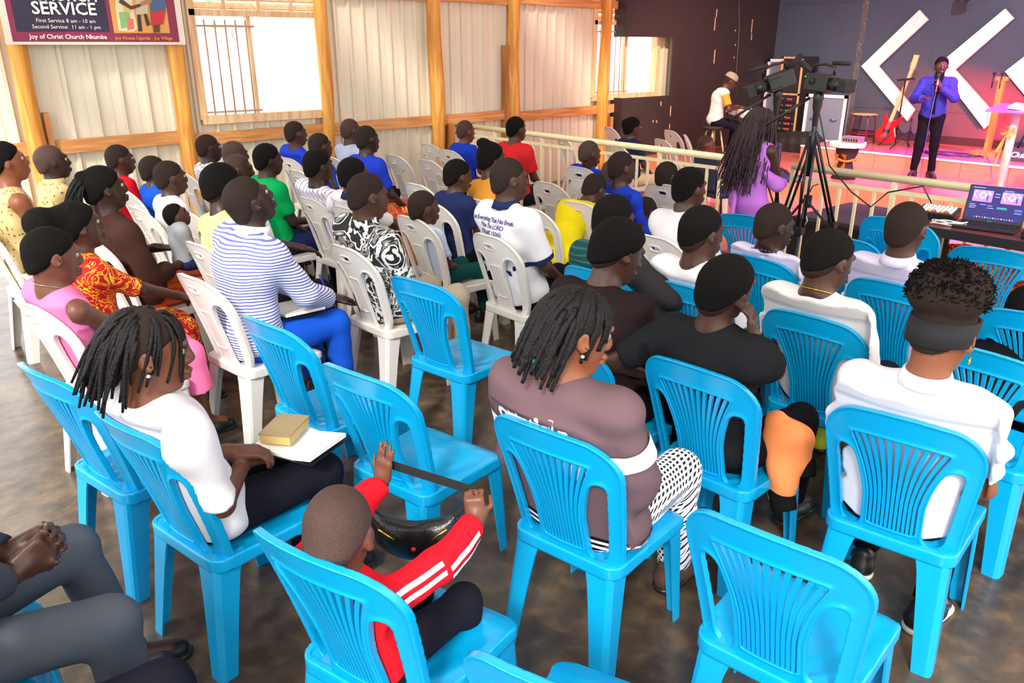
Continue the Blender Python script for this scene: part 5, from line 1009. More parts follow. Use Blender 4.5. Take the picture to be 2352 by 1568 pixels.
# stool, guitar, stands on the upper stage
RED = mat('maroon_tube', (120, 30, 40), .35); e = empty('wooden_stool', (12.62, 6.30, Z2)); tag(e, 'wooden stool with maroon tube legs on the stage', 'stool')
MB().lathe([(.02, .43), (.19, .435), (.195, .455), (.02, .46)]).build('seat', wood_mat('stool_wood', (176, 130, 80), (206, 160, 104)), e, smooth=True)
for k in range(4): t = k*1.571+.785; MB().tube([(.13*math.cos(t), .13*math.sin(t), .43), (.17*math.cos(t), .17*math.sin(t), .38), (.2*math.cos(t), .2*math.sin(t), 0)], .013, 8).build('leg', RED, e, smooth=True)
MB().tube([(.18*math.cos(t), .18*math.sin(t), .15) for t in np.linspace(0, 6.283, 20, endpoint=False)], .009, 6, close=True).build('ring', RED, e, smooth=True)
gt = empty('bass_guitar', (12.5, atX(2023, 330, 12.5)[1], Z2)); tag(gt, 'red bass guitar with maple neck leaning on its stand', 'guitar'); Rg = Matrix.Rotation(math.radians(10), 4, 'Y') @ Matrix.Rotation(math.radians(10), 4, 'X')
out_ = [(.0, .0), (.09, .01), (.15, .06), (.165, .14), (.13, .20), (.105, .25), (.125, .31), (.15, .38), (.12, .42), (.07, .36), (.0, .34), (-.07, .36), (-.13, .46), (-.155, .42), (-.125, .32), (-.105, .25), (-.13, .20), (-.17, .13), (-.15, .05), (-.09, .01)]
Mg = Rg @ Matrix(((0, 0, 1, 0), (1, 0, 0, 0), (0, 1, 0, .05), (0, 0, 0, 1)))
MB().prism([(y, z) for y, z in out_], .045, Mg).build('body', mat('guitar_red', (190, 14, 34), .15, .6, coat=.5), gt, bevel=.012)
nk_ = MB(); nk_.beam(Mg @ Vector((0, .32, -.004)), Mg @ Vector((0, 1.12, -.004)), .05, .025, Mg.to_3x3() @ Vector((0, 0, 1))); nk_.build('neck', wood_mat('maple', (222, 160, 84), (240, 190, 120)), gt)
MB().beam(Mg @ Vector((0, 1.12, -.004)), Mg @ Vector((.02, 1.32, -.004)), .075, .02, Mg.to_3x3() @ Vector((0, 0, 1))).build('headstock', MATS['maple'], gt)
for k in range(4): MB().tube([Mg @ Vector((-.02+.013*k, .1, -.02)), Mg @ Vector((-.016+.011*k, 1.25, -.022))], .0016, 4).build('string', METAL, gt)
for k in range(4): MB().tube([Mg @ Vector((.04, 1.16+.04*k, 0)), Mg @ Vector((.075, 1.16+.04*k, 0))], .01, 8).build('tuning_peg', METAL, gt, smooth=True)
MB().box(Mg @ Vector((0, .18, -.008)), (.006, .05, .03)).build('pickup', BLK, gt); MB().box(Mg @ Vector((0, .09, -.008)), (.008, .05, .02)).build('bridge', METAL, gt)
def stand(lab, x, y, z0, h_, arm=True):
    e = empty('music_stand', (x, y, z0)); tag(e, lab, 'stand'); MB().tube([(0, 0, .2), (0, 0, h_)], .012, 8).build('pole', BLK, e, smooth=True)
    for k in range(3): t = k*2.094+.4; MB().tube([(0, 0, .28), (.26*math.cos(t), .26*math.sin(t), .01)], .009, 6).build('leg', GUN, e, smooth=True)
    if arm: MB().beam((0, .12, h_-.03), (0, -.14, h_+.0), .03, .03).build('yoke', BLK, e)
stand('black guitar stand with tripod feet behind the bass guitar', 12.62, atX(2055, 330, 12.62)[1], Z2, 1.0); stand('folded black stand beside the speaker\'s legs', 12.3, atX(2085, 330, 12.3)[1], Z2, .45, False)
e = empty('octagonal_table', (10.35, atX(1945, 350, 10.35)[1], Z1)); tag(e, 'small white octagonal table wrapped in black cloth', 'table')
MB().lathe([(.02, .42), (.23, .42), (.24, .45), (.24, .48), (.02, .48)], n=8).build('top', mat('table_white', (242, 238, 230), .4), e)
MB().lathe([(.16, 0), (.12, .1), (.09, .22), (.14, .34), (.15, .42)], n=16).build('cloth_base', BLKM, e, smooth=True)
MB().tube([(.12*math.cos(t), .12*math.sin(t), .25+.01*math.sin(3*t)) for t in np.linspace(0, 6.283, 20, endpoint=False)], .016, 6, close=True).build('ribbon', mat('orange_ribbon', (246, 130, 30), .6), e, smooth=True)
for q in (.05, -.06): MB().add([(-.13, q, .25), (-.16, q+.05, .34), (-.17, q-.03, .33), (-.12, q, .25), (-.15, q+.05, .14), (-.16, q-.02, .12)], [(0, 1, 2), (3, 5, 4), (0, 2, 1), (3, 4, 5)]).build('ribbon_end', mat('orange_ribbon', (246, 130, 30), .6), e)
e = empty('sound_box', (10.35, atX(1955, 350, 10.35)[1], Z1+.48)); tag(e, 'small grey audio box on the octagonal table', 'audio box'); MB().lohi((-.08, -.12, 0), (.08, .12, .08)).build('case', mat('grey_case', (120, 108, 104), .5), e, bevel=.006)
for k in range(6): MB().lohi((-.084, -.1+.035*k, .02), (-.078, -.08+.035*k, .05)).build('key', BLK, e)
# wooden microphone stand, lectern, monitor box
e = empty('wooden_stand', (12.5, atX(2268, 340, 12.5)[1], Z2)); tag(e, 'orange wooden post stand holding two microphones', 'stand'); OW = wood_mat('orange_wood', (206, 110, 30), (232, 146, 60))
MB().lohi((-.14, -.17, 0), (.14, .17, .06)).build('base', OW, e); MB().beam((0, 0, .06), (-.05, -.03, 1.02), .075, .075, (1, 0, 0)).build('post', OW, e); MB().beam((-.05, .06, 1.04), (-.05, -.1, 1.04), .05, .05).build('cross_piece', OW, e)
for q in (.08, -.02):
    m_ = empty('stand_microphone', (12.42, e.location.y+q, Z2+1.07)); tag(m_, 'black microphone standing in the wooden post, '+('left' if q > .05 else 'right')+' one', 'microphone'); MB().tube([(0, 0, -.16), (0, 0, .02)], [.008, .012], 8).build('handle', BLK, m_, smooth=True); MB().lathe([(.01, .02), (.022, .03), (.022, .05), (.004, .065)], n=12).build('grille', BLKM, m_, smooth=True)
lx, ly = 10.15, atX(2292, 440, 10.15)[1]; e = empty('lectern', (lx, ly, Z1)); tag(e, 'clear acrylic lectern on a chrome pole with a ribbon', 'lectern')
ACR = mat('violet_acrylic', (190, 120, 240), .1, .6); zl = atX(2300, 252, lx)[2]-Z1
MB().tube([(0, 0, 0.02), (0, -.02, zl)], .045, 18).build('pole', mat('satin_steel', (226, 222, 214), .35, .5, .4), e, smooth=True); MB().lathe([(.24, 0), (.24, .015), (.05, .025)], n=28).build('base', METAL, e, smooth=True)
MB().box((0, -.12, zl+.02), (.2, .36, .01), Matrix.Rotation(math.radians(-8), 3, 'Y')).build('desk', ACR, e)
RIB = mat('gold_ribbon', (246, 206, 110), .6)
for k in range(6): t = k*1.05; MB().add([(-.05, 0, zl-.22), (-.07, .085*math.cos(t), zl-.22+.06*math.sin(t)), (-.11, .085*math.cos(t+.6), zl-.22+.06*math.sin(t+.6))], [(0, 1, 2), (2, 1, 0)]).build('bow_loop', RIB, e)
MB().add([(-.05, .02, zl-.24), (-.08, .10, zl-.45), (-.08, .06, zl-.46), (-.06, .09, zl-.6), (-.06, .06, zl-.6)], [(0, 1, 2), (2, 1, 0), (0, 3, 4), (4, 3, 0)]).build('bow_tail', RIB, e)
bkm = empty('open_book', (lx-.03, ly-.16, Z1+zl+.045)); tag(bkm, 'open book on the lectern', 'book'); PAGE = mat('paper', (240, 236, 228), .8)
for q in (1, -1): MB().box((0, q*.1, .0), (.11, .1, .012), Matrix.Rotation(math.radians(-8), 3, 'Y') @ Matrix.Rotation(math.radians(q*6), 3, 'X')).build('page_block', PAGE, bkm)
e = empty('stage_monitor', (12.15, atX(2338, 366, 12.15)[1]-.05, Z2)); tag(e, 'black box with white script lettering on the stage', 'amplifier'); MB().lohi((0, -.28, 0), (.22, .24, .17)).build('case', mat('amp_grey', (66, 62, 66), .6), e, bevel=.008)
lettering('lettering', 'Club Series', .1, mat('cream_print', (246, 236, 200), .6), frame_mtx((-.002, .16, .055), (0, -1, 0), (0, 0, 1)), e, bold=.025, align='LEFT', shear=.3)
MB().tube([(.05, .1, .17), (.06, .06, .33), (.08, -.04, .36), (.1, -.14, .3), (.1, -.16, .17)], .012, 8).build('cable_loop', BLK, e, smooth=True)
tag(MB().tube([(12.2+.25*math.cos(t)*(.7+.3*math.sin(2.3*t)), 4.75+.45*math.sin(t)*(.8+.2*math.sin(1.7*t)), Z2+.012+.004*math.sin(9*t)) for t in np.linspace(0, 19, 90)], .006, 5).build('coiled_cable', BLK, smooth=True), 'tangled black cable coiled on the upper stage', 'cable')
# big black speaker lying behind the railing, navy cushioned chair backs
e = empty('floor_speaker', (7.45, 3.6, 0)); tag(e, 'low black speaker cabinet with mesh front behind the railing', 'speaker'); MB().lohi((-.55, -.6, 0), (.6, .45, .40)).build('cabinet', BLKM, e, bevel=.015); MB().lohi((-.562, -.55, .04), (-.55, .4, .36)).build('grille', pmat('speaker_mesh', (34, 34, 36), 'dots', (10, 10, 10), 160, width=.3), e)
MB().lohi((-.5, -.55, .40), (.55, .4, .41)).build('top_carpet', mat('box_top', (70, 60, 64), .9), e)
NAVY = mat('navy_cushion', (40, 44, 84), .8)
for (x, y, lb) in ((7.3, 5.15, 'navy cushioned chair beyond the railing, left one'), (8.7, 5.3, 'navy cushioned chair beyond the railing, right one')):
    e = empty('cushioned_chair', (x, y, 0), -.3); tag(e, lb, 'chair', 'navy cushioned chairs')
    link('backrest', soft([(rbox((-.2, 0, .68), (.035, .2, .2), .03), .01)], .012, 'b', NAVY), None, e); link('seat', soft([(rbox((.02, 0, .44), (.22, .22, .035), .03), .01)], .012, 's', NAVY), None, e)
    for sx in (-.2, .2):
        for sy in (-.2, .2): MB().tube([(sx, sy, 0), (sx*.9, sy, .43)], .012, 8).build('leg', BLK, e, smooth=True)
    for sy in (-.2, .2): MB().tube([(-.2, sy, .43), (-.22, sy, .85)], .012, 8).build('back_post', BLK, e, smooth=True)
tag(MB().lohi((5.6, 3.75, .001), (6.3, 4.75, .012)).build('turf_mat', mat('green_turf', (70, 150, 40), .9, bump=.8, bscale=300)), 'green artificial turf mat by the railing gap', 'mat')

# ================================================================ LAPTOP TABLE
TZ = .76; e = empty('folding_table', (5.95, 1.6, 0)); tag(e, 'brown topped table with a black edge holding the laptop', 'table')
MB().lohi((-.22, -1.5, TZ-.035), (.24, .78, TZ)).build('table_top', mat('table_brown', (112, 56, 40), .3, var=.15), e); MB().lohi((-.235, -1.5, TZ-.06), (-.22, .78, TZ+.002)).build('edge_band', BLKM, e)
for sx in (-.18, .2):
    for sy in (.7, -1.4): MB().beam((sx, sy, 0), (sx, sy, TZ-.035), .03, .03, (1, 0, 0)).build('leg', BLK, e)
lp = empty('laptop', (6.0, 2.0, TZ+.002), math.radians(8)); tag(lp, 'open black laptop showing streaming software', 'laptop')
MB().lohi((-.15, -.19, 0), (.10, .19, .018)).build('base', BLK, lp, bevel=.005)
for r_ in range(4):
    for c_ in range(12): o = MB().lohi((-.05+r_*.03, -.165+c_*.0275, .018), (-.025+r_*.03, -.142+c_*.0275, .0205)).build('key', BLKM, lp)
Rl = Matrix.Rotation(math.radians(16), 3, 'Y'); lid = MB().box(Vector((.10, 0, .014))+Rl @ Vector((.004, 0, .128)), (.005, .19, .128), Rl).build('lid', BLK, lp, bevel=.004)
def scr(y0, y1, z0, z1, m, nm, off): return MB().box(Vector((.10, 0, .014))+Rl @ Vector((-.002-off, (y0+y1)/2, (z0+z1)/2)), (.0004, abs(y1-y0)/2, abs(z1-z0)/2), Rl).build(nm, m, lid)
scr(-.178, .178, .022, .248, lit('screen_navy', (24, 18, 92), .9), 'screen', 0)
for yc in (.095, -.085):
    scr(yc-.062, yc+.062, .142, .222, lit('preview_violet', (150, 120, 220), 1.0), 'preview', .0006); scr(yc-.062, yc+.062, .142, .158, lit('preview_pink', (250, 110, 170), 1.0), 'preview_floor', .001)
    Wm = lit('preview_white', (250, 246, 255), 1.2)
    for (a_, b_) in (((.02, .185), (0, .212)), ((0, .212), (-.022, .187)), ((-.022, .187), (0, .163)), ((0, .163), (.02, .185)), ((.055, .2), (.04, .216)), ((.055, .19), (.035, .165)), ((-.03, .216), (-.05, .19))):
        p0 = Vector((.10, 0, .014))+Rl @ Vector((-.0042, yc+a_[0], a_[1])); p1 = Vector((.10, 0, .014))+Rl @ Vector((-.0042, yc+b_[0], b_[1])); MB().beam(p0, p1, .007, .001, Rl @ Vector((1, 0, 0))).build('preview_line', Wm, lid)
    scr(yc-.037, yc-.028, .15, .185, lit('preview_blue', (50, 40, 160), 1), 'preview_figure', .0018)
for i in range(15): scr(.12-i*.017, .112-i*.017, .032, .038, lit(('icon_blue', 'icon_white', 'icon_pink')[i % 3], ((90, 140, 255), (230, 230, 255), (240, 120, 200))[i % 3], 1.2), 'taskbar_icon', .0008)
for (y0, y1, z0, z1, nm, c) in ((.10, .06, .118, .126, 'blue_bar', (60, 110, 255)), (-.01, -.07, .108, .113, 'green_meter', (30, 200, 120)), (-.01, -.075, .100, .105, 'blue_bar', (60, 110, 255)), (-.12, -.165, .100, .11, 'blue_bar', (60, 110, 255)), (-.12, -.165, .08, .09, 'blue_bar', (60, 110, 255)), (.165, .13, .118, .122, 'text_line', (150, 150, 220)), (.165, .12, .106, .11, 'text_line', (150, 150, 220)), (.165, .125, .094, .098, 'text_line', (150, 150, 220)), (.05, .02, .116, .12, 'text_line', (150, 150, 220)), (.05, .01, .1, .104, 'text_line', (150, 150, 220)), (.165, .09, .236, .24, 'text_line', (190, 190, 240)), (-.03, -.09, .228, .232, 'text_line', (190, 190, 240)), (.02, -.01, .2, .205, 'text_line', (120, 120, 200)), (.02, -.01, .18, .185, 'text_line', (120, 120, 200))): scr(y0, y1, z0, z1, lit('screen_'+nm, c, 1), nm, .0009)
ptl = Vector((.10, 0, .014))+Rl @ Vector((-.0055, .012, .007)); lettering('lettering', 'DELL', .013, mat('teal_logo', (30, 190, 170), .5), frame_mtx(ptl, (0, -1, 0), Rl @ Vector((0, 0, 1))), lid)
sw_ = empty('video_switcher', (6.05, 2.36, TZ+.002), math.radians(6)); tag(sw_, 'black video switcher with lit buttons beside the laptop', 'mixer'); MB().box((0, 0, .035), (.09, .13, .035), Matrix.Rotation(math.radians(-9), 3, 'Y')).build('case', BLK, sw_, bevel=.006)
for i in range(4):
    for j in range(8): MB().box((-.06+i*.035, -.1+j*.028, .075-(-.06+i*.035)*-.16), (.009, .009, .006)).build('button', lit(('btn_white', 'btn_red', 'btn_amber')[(i+j) % 3 if i == 0 else 0], ((255, 250, 250), (255, 60, 70), (255, 190, 90))[(i+j) % 3 if i == 0 else 0], 1.5 if (i+j) % 2 else .4), sw_)
g = np.random.default_rng(3)
for q in range(3): tag(MB().tube([(5.86+.05*math.cos(t*1.3+q)+.02*q, 2.22+.10*math.sin(t+q)-.02*t/6, TZ+.012+.006*q+.006*math.sin(3*t)) for t in np.linspace(0, 5.6, 26)], .005, 6).build('white_cable', mat('white_cable', (236, 232, 236), .4), smooth=True), 'white cable lying in loops left of the laptop', 'cable', 'white cables on the table')
e = empty('power_adapter', (5.86, 1.70, TZ+.002), .2); tag(e, 'small black power adapter right of the laptop', 'adapter'); MB().lohi((-.05, -.04, 0), (.05, .04, .055)).build('case', BLK, e, bevel=.01); MB().lohi((-.052, -.02, .012), (-.05, .015, .04)).build('label_plate', mat('grey_label', (170, 170, 180), .5), e)
e = empty('silver_laptop', (5.95, 1.36, TZ+.002), .1); tag(e, 'silver laptop cut by the right edge on the table', 'laptop'); MB().lohi((-.12, -.16, 0), (.12, .16, .014)).build('base', mat('silver_lid', (180, 176, 186), .3, .5, .4), e, bevel=.004); MB().box((.13, 0, .12), (.004, .16, .11), Matrix.Rotation(math.radians(14), 3, 'Y')).build('lid', BLK, e)
link('printed_cloth', soft([(rbox((0, 0, .35), (.03, .55, .22), .02), .01)], .014, 'c', pmat('cloth_redgold', (206, 40, 24), 'scroll', (240, 190, 60), 10, col3=(60, 20, 20)), (), folds(.008, 8))).location = (6.2, 1.75, 0); tag(bpy.data.objects['printed_cloth'], 'red and gold printed cloth hanging under the table', 'cloth')
e = empty('backpack', (5.52, 1.15, 0), .3); tag(e, 'black backpack on the floor in front of the table', 'bag'); link('body', soft([(rbox((0, 0, .24), (.13, .18, .23), .08), .02), (rbox((-.12, 0, .17), (.05, .14, .13), .04), .03)], .012, 'bp', BLKM, (), folds(.004, 2)), None, e); MB().tube([(-.10, .05, .47), (-.1, 0, .52), (-.1, -.05, .47)], .012, 6).build('handle', BLK, e, smooth=True); MB().tube([(-.178, -.12, .2), (-.182, 0, .22), (-.178, .12, .2)], .004, 5).build('zip', METAL, e, smooth=True)
tag(MB().tube([atX(1880, 250, 5.7), atX(1905, 380, 5.8), atX(1955, 440, 6.0), atX(2000, 475, 6.1), (6.05, 2.75, .9), (6.05, 2.5, .98), (6.06, 2.42, .86)], .006, 6).build('camera_cable', BLK, smooth=True), 'black cable running from the camera to the switcher', 'cable')
ad = tuple(atX(1855, 462, 5.75)); e = empty('cable_adapter', ad); tag(e, 'black adapter hanging on a cable from the tripod', 'adapter'); MB().lohi((-.015, -.03, -.05), (.015, .03, .05)).build('case', BLK, e, bevel=.006); MB().tube([(0, 0, .05), (.01, -.02, .12), (.02, -.06, .14)], .005, 6).build('cable', BLK, e, smooth=True); MB().tube([(0, 0, -.05), (0, .01, -.12), (0, .03, -.16), (0, 0, -.2), (0, -.02, -.15), (0, 0, -.11)], .005, 6).build('plug_cable', MATS['white_cable'], e, smooth=True)
# ================================================================ SMALL THINGS
def bvh_of(o):
    me = o.data; co = np.empty(len(me.vertices)*3, np.float32); me.vertices.foreach_get('co', co); pol = np.empty(len(me.polygons)*4, np.int32); me.polygons.foreach_get('vertices', pol)
    return BVHTree.FromPolygons([tuple(map(float, v)) for v in co.reshape(-1, 3)], [tuple(map(int, p)) for p in pol.reshape(-1, 4)])
def ring_on(o, c, axis, width, m, name, R=.35, off=.004, n=36, seg=None):
    """band of cloth wrapped round a sleeve or hem"""
    bv = bvh_of(o); ax = Vector(nrm(axis)); u = ax.orthogonal().normalized(); v = ax.cross(u); c = Vector(c); A = []
    for k in range(n):
        d = u*math.cos(k*2*math.pi/n)+v*math.sin(k*2*math.pi/n); row = []
        for q in (-.5, .5):
            s0 = c+ax*q*width; h_ = bv.ray_cast(s0+d*R, -d, R); row.append(h_[0]+d*off if h_[0] is not None else None)
        A.append(row)
    mb = MB()
    for k in range(n):
        a, b = A[k], A[(k+1) % n]
        if None in a or None in b or (a[0]-b[0]).length > .12: continue
        mb.add([a[0], b[0], b[1], a[1]], [(0, 1, 2, 3)])
    if mb.v: mb.build(name, m, o, smooth=True)
def strip_on(o, pts, dirv, width, m, name, off=.004, R=.25, shift=0.0):
    bv = bvh_of(o); d = Vector(nrm(dirv)); P = [Vector(p) for p in pts]; S = []
    for i in range(len(P)-1):
        for t in np.linspace(0, 1, 12, endpoint=(i == len(P)-2)): S.append((P[i].lerp(P[i+1], t), (P[i+1]-P[i]).normalized()))
    V = []
    for p, tg in S:
        sd_ = tg.cross(d).normalized(); row = []
        for q in (-.5, .5):
            b = p+sd_*(shift+q*width); h_ = bv.ray_cast(b+d*R, -d, R); row.append(h_[0]+d*off if h_[0] is not None else None)
        V.append(row)
    mb = MB()
    for a, b in zip(V, V[1:]):
        if None in a or None in b or (a[0]-b[0]).length > .08: continue
        mb.add([a[0], b[0], b[1], a[1]], [(0, 1, 2, 3)])
    if mb.v: mb.build(name, m, o, smooth=True)
WT = CL['white']
# lettering on clothes
INK = mat('purple_print', (66, 48, 130), .7); SCR = mat('pale_print', (150, 156, 214), .7)
zc = polo['chest'][2]
print_on(polo, 'Let Everything That Has Breath\nPraise The LORD\n(PSALMS 150:6)', .036, INK, -.03, zc+.10, bold=.012, spacing=.82)
ring_on(polo['shirt'], polo['SR']+(polo['E']['R']-polo['SR'])*.80, polo['E']['R']-polo['SR'], .03, CL['navy'], 'cuff_band'); ring_on(polo['shirt'], polo['SL']+(polo['E']['L']-polo['SL'])*.80, polo['E']['L']-polo['SL'], .03, CL['navy'], 'cuff_band')
print_on(jack, 'ortstisk:', .105, WT, -.05, jack['chest'][2]+.02, bold=.03, spacing=.85)
jk = jack['shirt']; S_, E_ = jack['SR'], jack['E']['R']; ring_on(jk, S_+(E_-S_)*.42, E_-S_, .075, WT, 'sleeve_band', off=.008); S_, E_ = jack['SL'], jack['E']['L']; ring_on(jk, S_+(E_-S_)*.42, E_-S_, .075, WT, 'sleeve_band', off=.008)
hz = jack['hip']; RB = CL['black']; ring_on(jk, hz+V3(0, 0, -.045), (0, 0, 1), .06, RB, 'hem_rib'); ring_on(jk, hz+V3(0, 0, -.032), (0, 0, 1), .012, WT, 'hem_stripe', off=.007); ring_on(jk, hz+V3(0, 0, -.055), (0, 0, 1), .012, WT, 'hem_stripe', off=.007)
ring_on(jk, jack['E']['R']+(jack['W']['R']-jack['E']['R'])*.82, jack['W']['R']-jack['E']['R'], .04, RB, 'cuff_rib')
print_on(b13, 'God is my Father', .045, SCR, .0, b13['chest'][2]+.02, shear=.4)
# track jacket stripes
bj = boy['shirt']; S_, E_, W_ = boy['SR'], boy['E']['R'], boy['W']['R']
for sh_ in (-.012, .012): strip_on(bj, [S_, S_+(E_-S_)*.98], (-.35, -.8, .45), .013, WT, 'sleeve_stripe', shift=sh_); strip_on(bj, [E_, E_+(W_-E_)*.8], (-.1, -1, .0), .013, WT, 'sleeve_stripe', shift=sh_)
# neck chain, earrings, neckline, headgear
def neck_ring(p, r, m, name, rr=.0022, dz=.0, tilt=.35):
    a = p['nb']+p['d2']*dz; MB().tube([a+V3(math.cos(t)*r*1.05, math.sin(t)*r, -math.cos(t)*r*tilt) for t in np.linspace(0, 6.283, 28, endpoint=False)], rr, 5, close=True).build(name, m, p['root'], smooth=True)
GOLD = mat('gold', (226, 180, 60), .25, .5, 1.0)
neck_ring(chain, .066, GOLD, 'gold_chain', .0026, .012); neck_ring(pink, .064, METAL, 'thin_necklace', .0015, .012)
for k in range(22): t = k*.2856; a = emb['nb']+emb['d2']*.002+V3(math.cos(t)*.073, math.sin(t)*.07, -math.cos(t)*.02); MB().box(a, (.0022, .0035, .0022)).build('neckline_stitch', mat('navy_stitch', (96, 90, 160), .8), emb['root'])
def earring(p, sg, m, hoop=False):
    c = p['H'](-.004, sg*.090, -.040)
    if hoop: MB().tube([c+V3(.010*math.cos(t), 0, -.010+.010*math.sin(t)) for t in np.linspace(0, 6.283, 14, endpoint=False)], .0022, 5, close=True).build('hoop_earring', m, p['root'], smooth=True)
    else: MB().lathe([(.0005, -.005), (.005, -.003), (.0055, .002), (.0005, .005)], c, 10).build('stud_earring', m, p['root'], smooth=True)
PEARL = mat('silver_stud', (236, 232, 224), .2); earring(jack, -1, PEARL); earring(dread, -1, PEARL); earring(band, -1, GOLD, True)
# black shawl round the green-top person
sw2 = shawl; link('shawl', soft([(cap(sw2['nb']+V3(-.05, -.02, -.02), sw2['SR']+V3(-.02, -.02, 0), .06, .075), .04), (cap(sw2['SR'], sw2['SR']+V3(.03, -.22, -.10), .07, .06), .05), (cap(sw2['SR']+V3(.02, -.12, -.06), sw2['SR']+V3(.02, -.16, -.32), .06, .05), .05)], .010, 'shawl', mat('black_lace', (34, 30, 32), .85, bump=.6, bscale=120), (), folds(.006, 9)), None, sw2['root'])
# navy-jacket woman: peach dress front
# baby held by the mother
ml = mum['loc']; baby = person('baby in a grey top asleep against the mother\'s shoulder', loc=(ml[0]+.235, ml[1]-.10), yaw=-2, s=.44, hs=.62, seat=.66, lean=-4, head=(-10, -18, 0), skin='dark', hair='short', h=.008, top=dict(m=cloth('babygrey', (150, 154, 162)), sleeve=1.8), bottom=dict(m='navy'), shoes=None, cat='person')
# bag and strap held by the boy
Mb = boy['root'].matrix_basis; wl_, wr_ = Mb @ Vector(boy['W']['L']), Mb @ Vector(boy['W']['R'])
hL = Mb @ Vector(boy['W']['L']+nrm(boy['HD']['L'][0])*.05+V3(.018, 0, 0)); hR = Mb @ Vector(boy['W']['R']+nrm(boy['HD']['R'][0])*.075+V3(.02, .0, 0))
bc = Vector(atz(952, 1222, .60)); bag = empty('waist_bag', bc, math.radians(50)); tag(bag, 'black leather waist bag with gold zips hanging from the boy\'s strap', 'bag')
LEA = mat('black_leather', (22, 21, 24), .3, .5, bump=.15, bscale=90)
link('pouch', soft([(ell((0, 0, -.02), (.035, .105, .075)), .02), (cap((0, .08, .0), (0, .13, .07), .035, .018), .04), (cap((0, -.08, 0), (0, -.12, .05), .035, .016), .04)], .007, 'pouch', LEA, [(ell((0, 0, .10), (.08, .075, .07)), .02)]), None, bag)
for sg in (1, -1): MB().tube([(-.036, sg*.10, .035), (-.040, sg*.055, .0)], .0035, 6).build('zip', GOLD, bag, smooth=True)
MB().tube([(-.045, .0, -.03), (-.040, .0, -.03)], .007, 12).build('badge', mat('red_badge', (190, 30, 30), .4), bag, smooth=True)
Mi = Matrix.Rotation(-math.radians(50), 4, 'Z') @ Matrix.Translation(-bc); q0, q1 = Mi @ hL, Mi @ hR
MB().beam(q0, q1, .003, .026).build('strap', mat('webbing', (26, 26, 28), .8), bag); MB().beam(q0, Vector((0, .125, .07)), .003, .02, (1, 0, 0)).build('strap_drop', MATS['webbing'], bag); MB().beam(q1, Vector((0, -.118, .05)), .003, .02, (1, 0, 0)).build('strap_drop', MATS['webbing'], bag)
# books
def open_book(name, lab, p, rz, w_, d_, th, m, tiltx=0):
    e = empty(name, p, math.radians(rz)); tag(e, lab, 'book')
    for q in (1, -1): MB().box((0, q*w_/2, th/2), (d_/2, w_/2, th/2), Matrix.Rotation(math.radians(q*(8+tiltx)), 3, 'X')).build('page_block', m, e)
    MB().box((0, 0, -.004), (d_/2+.005, w_+.004, .002)).build('cover', BLK, e); return e
dl = dread['root'].matrix_basis; open_book('open_notebook', 'open white notebook on the lap of the woman with dreadlocks', dl @ Vector((.34, -.10, .645)), 25, .12, .2, .014, PAGE)
e = empty('worn_bible', dl @ Vector((.33, -.03, .682)), math.radians(40)); tag(e, 'worn brown bible lying on the open notebook', 'book'); MB().lohi((-.08, -.055, -.014), (.08, .055, .018)).build('page_block', mat('old_paper', (206, 176, 110), .9), e); MB().lohi((-.083, -.058, .018), (.083, .058, .022)).build('cover', mat('worn_cover', (150, 130, 96), .8), e)
sm = strp['root'].matrix_basis; open_book('lap_notebook', 'white notebook on the striped man\'s lap', sm @ Vector((.26, -.06, .632)), 0, .11, .22, .014, PAGE)
e = empty('blue_pen', sm @ Vector((.47, -.05, .72))); tag(e, 'blue pen in the striped man\'s hand', 'pen'); MB().tube([(0, 0, -.05), (-.03, .02, .06)], .005, 8).build('barrel', mat('pen_blue', (40, 40, 170), .3), e, smooth=True); MB().tube([(0, 0, -.05), (.005, -.003, -.065)], [.004, .001], 8).build('tip', METAL, e, smooth=True)
# peach jacket hanging from the chair of the black T-shirt youth
def wp(x, y, z): return Vector(atz(x, y, z))
J = [wp(1785, 965, .64), wp(1810, 1010, .57), wp(1800, 1060, .49), wp(1795, 1130, .38), wp(1802, 1172, .32), wp(1838, 1030, .52), wp(1842, 1065, .47)]
o0 = J[0]; L_ = lambda v: tuple(v-o0)
e = link('peach_jacket', soft([(cap(L_(J[0]), L_(J[1]), .05, .075), .04), (cap(L_(J[1]), L_(J[2]), .075, .06), .04), (cap(L_(J[2]), L_(J[3]), .055, .045), .03), (cap(L_(J[1]), L_(J[6]), .06, .045), .03)], .009, 'peach', CL['peach'], (), folds(.012, 12, 1.3))); e.location = o0; tag(e, 'peach bomber jacket with black cuffs hanging over a blue chair', 'jacket')
link('cuff', soft([(capcut(L_(J[3]), L_(J[4]), .05, .046), .01)], .008, 'cuff', CL['black']), None, e)
d_ = J[6]-J[5]; link('cuff', soft([(capcut(L_(J[6]), L_(J[6]+d_.normalized()*.05), .05, .046), .01)], .008, 'cuff', CL['black']), None, e)
b_ = wp(425, 775, .0); e = empty('floor_bag', (b_.x, b_.y, 0)); tag(e, 'black bag on the floor beside the mother\'s chair', 'bag'); link('body', soft([(rbox((0, 0, .2), (.12, .17, .2), .06), .02)], .012, 'fb', BLKM, (), folds(.006, 3)), None, e); MB().tube([(0, .08, .38), (0, .06, .5), (0, -.06, .5), (0, -.08, .38)], .01, 6).build('handle', BLK, e, smooth=True)
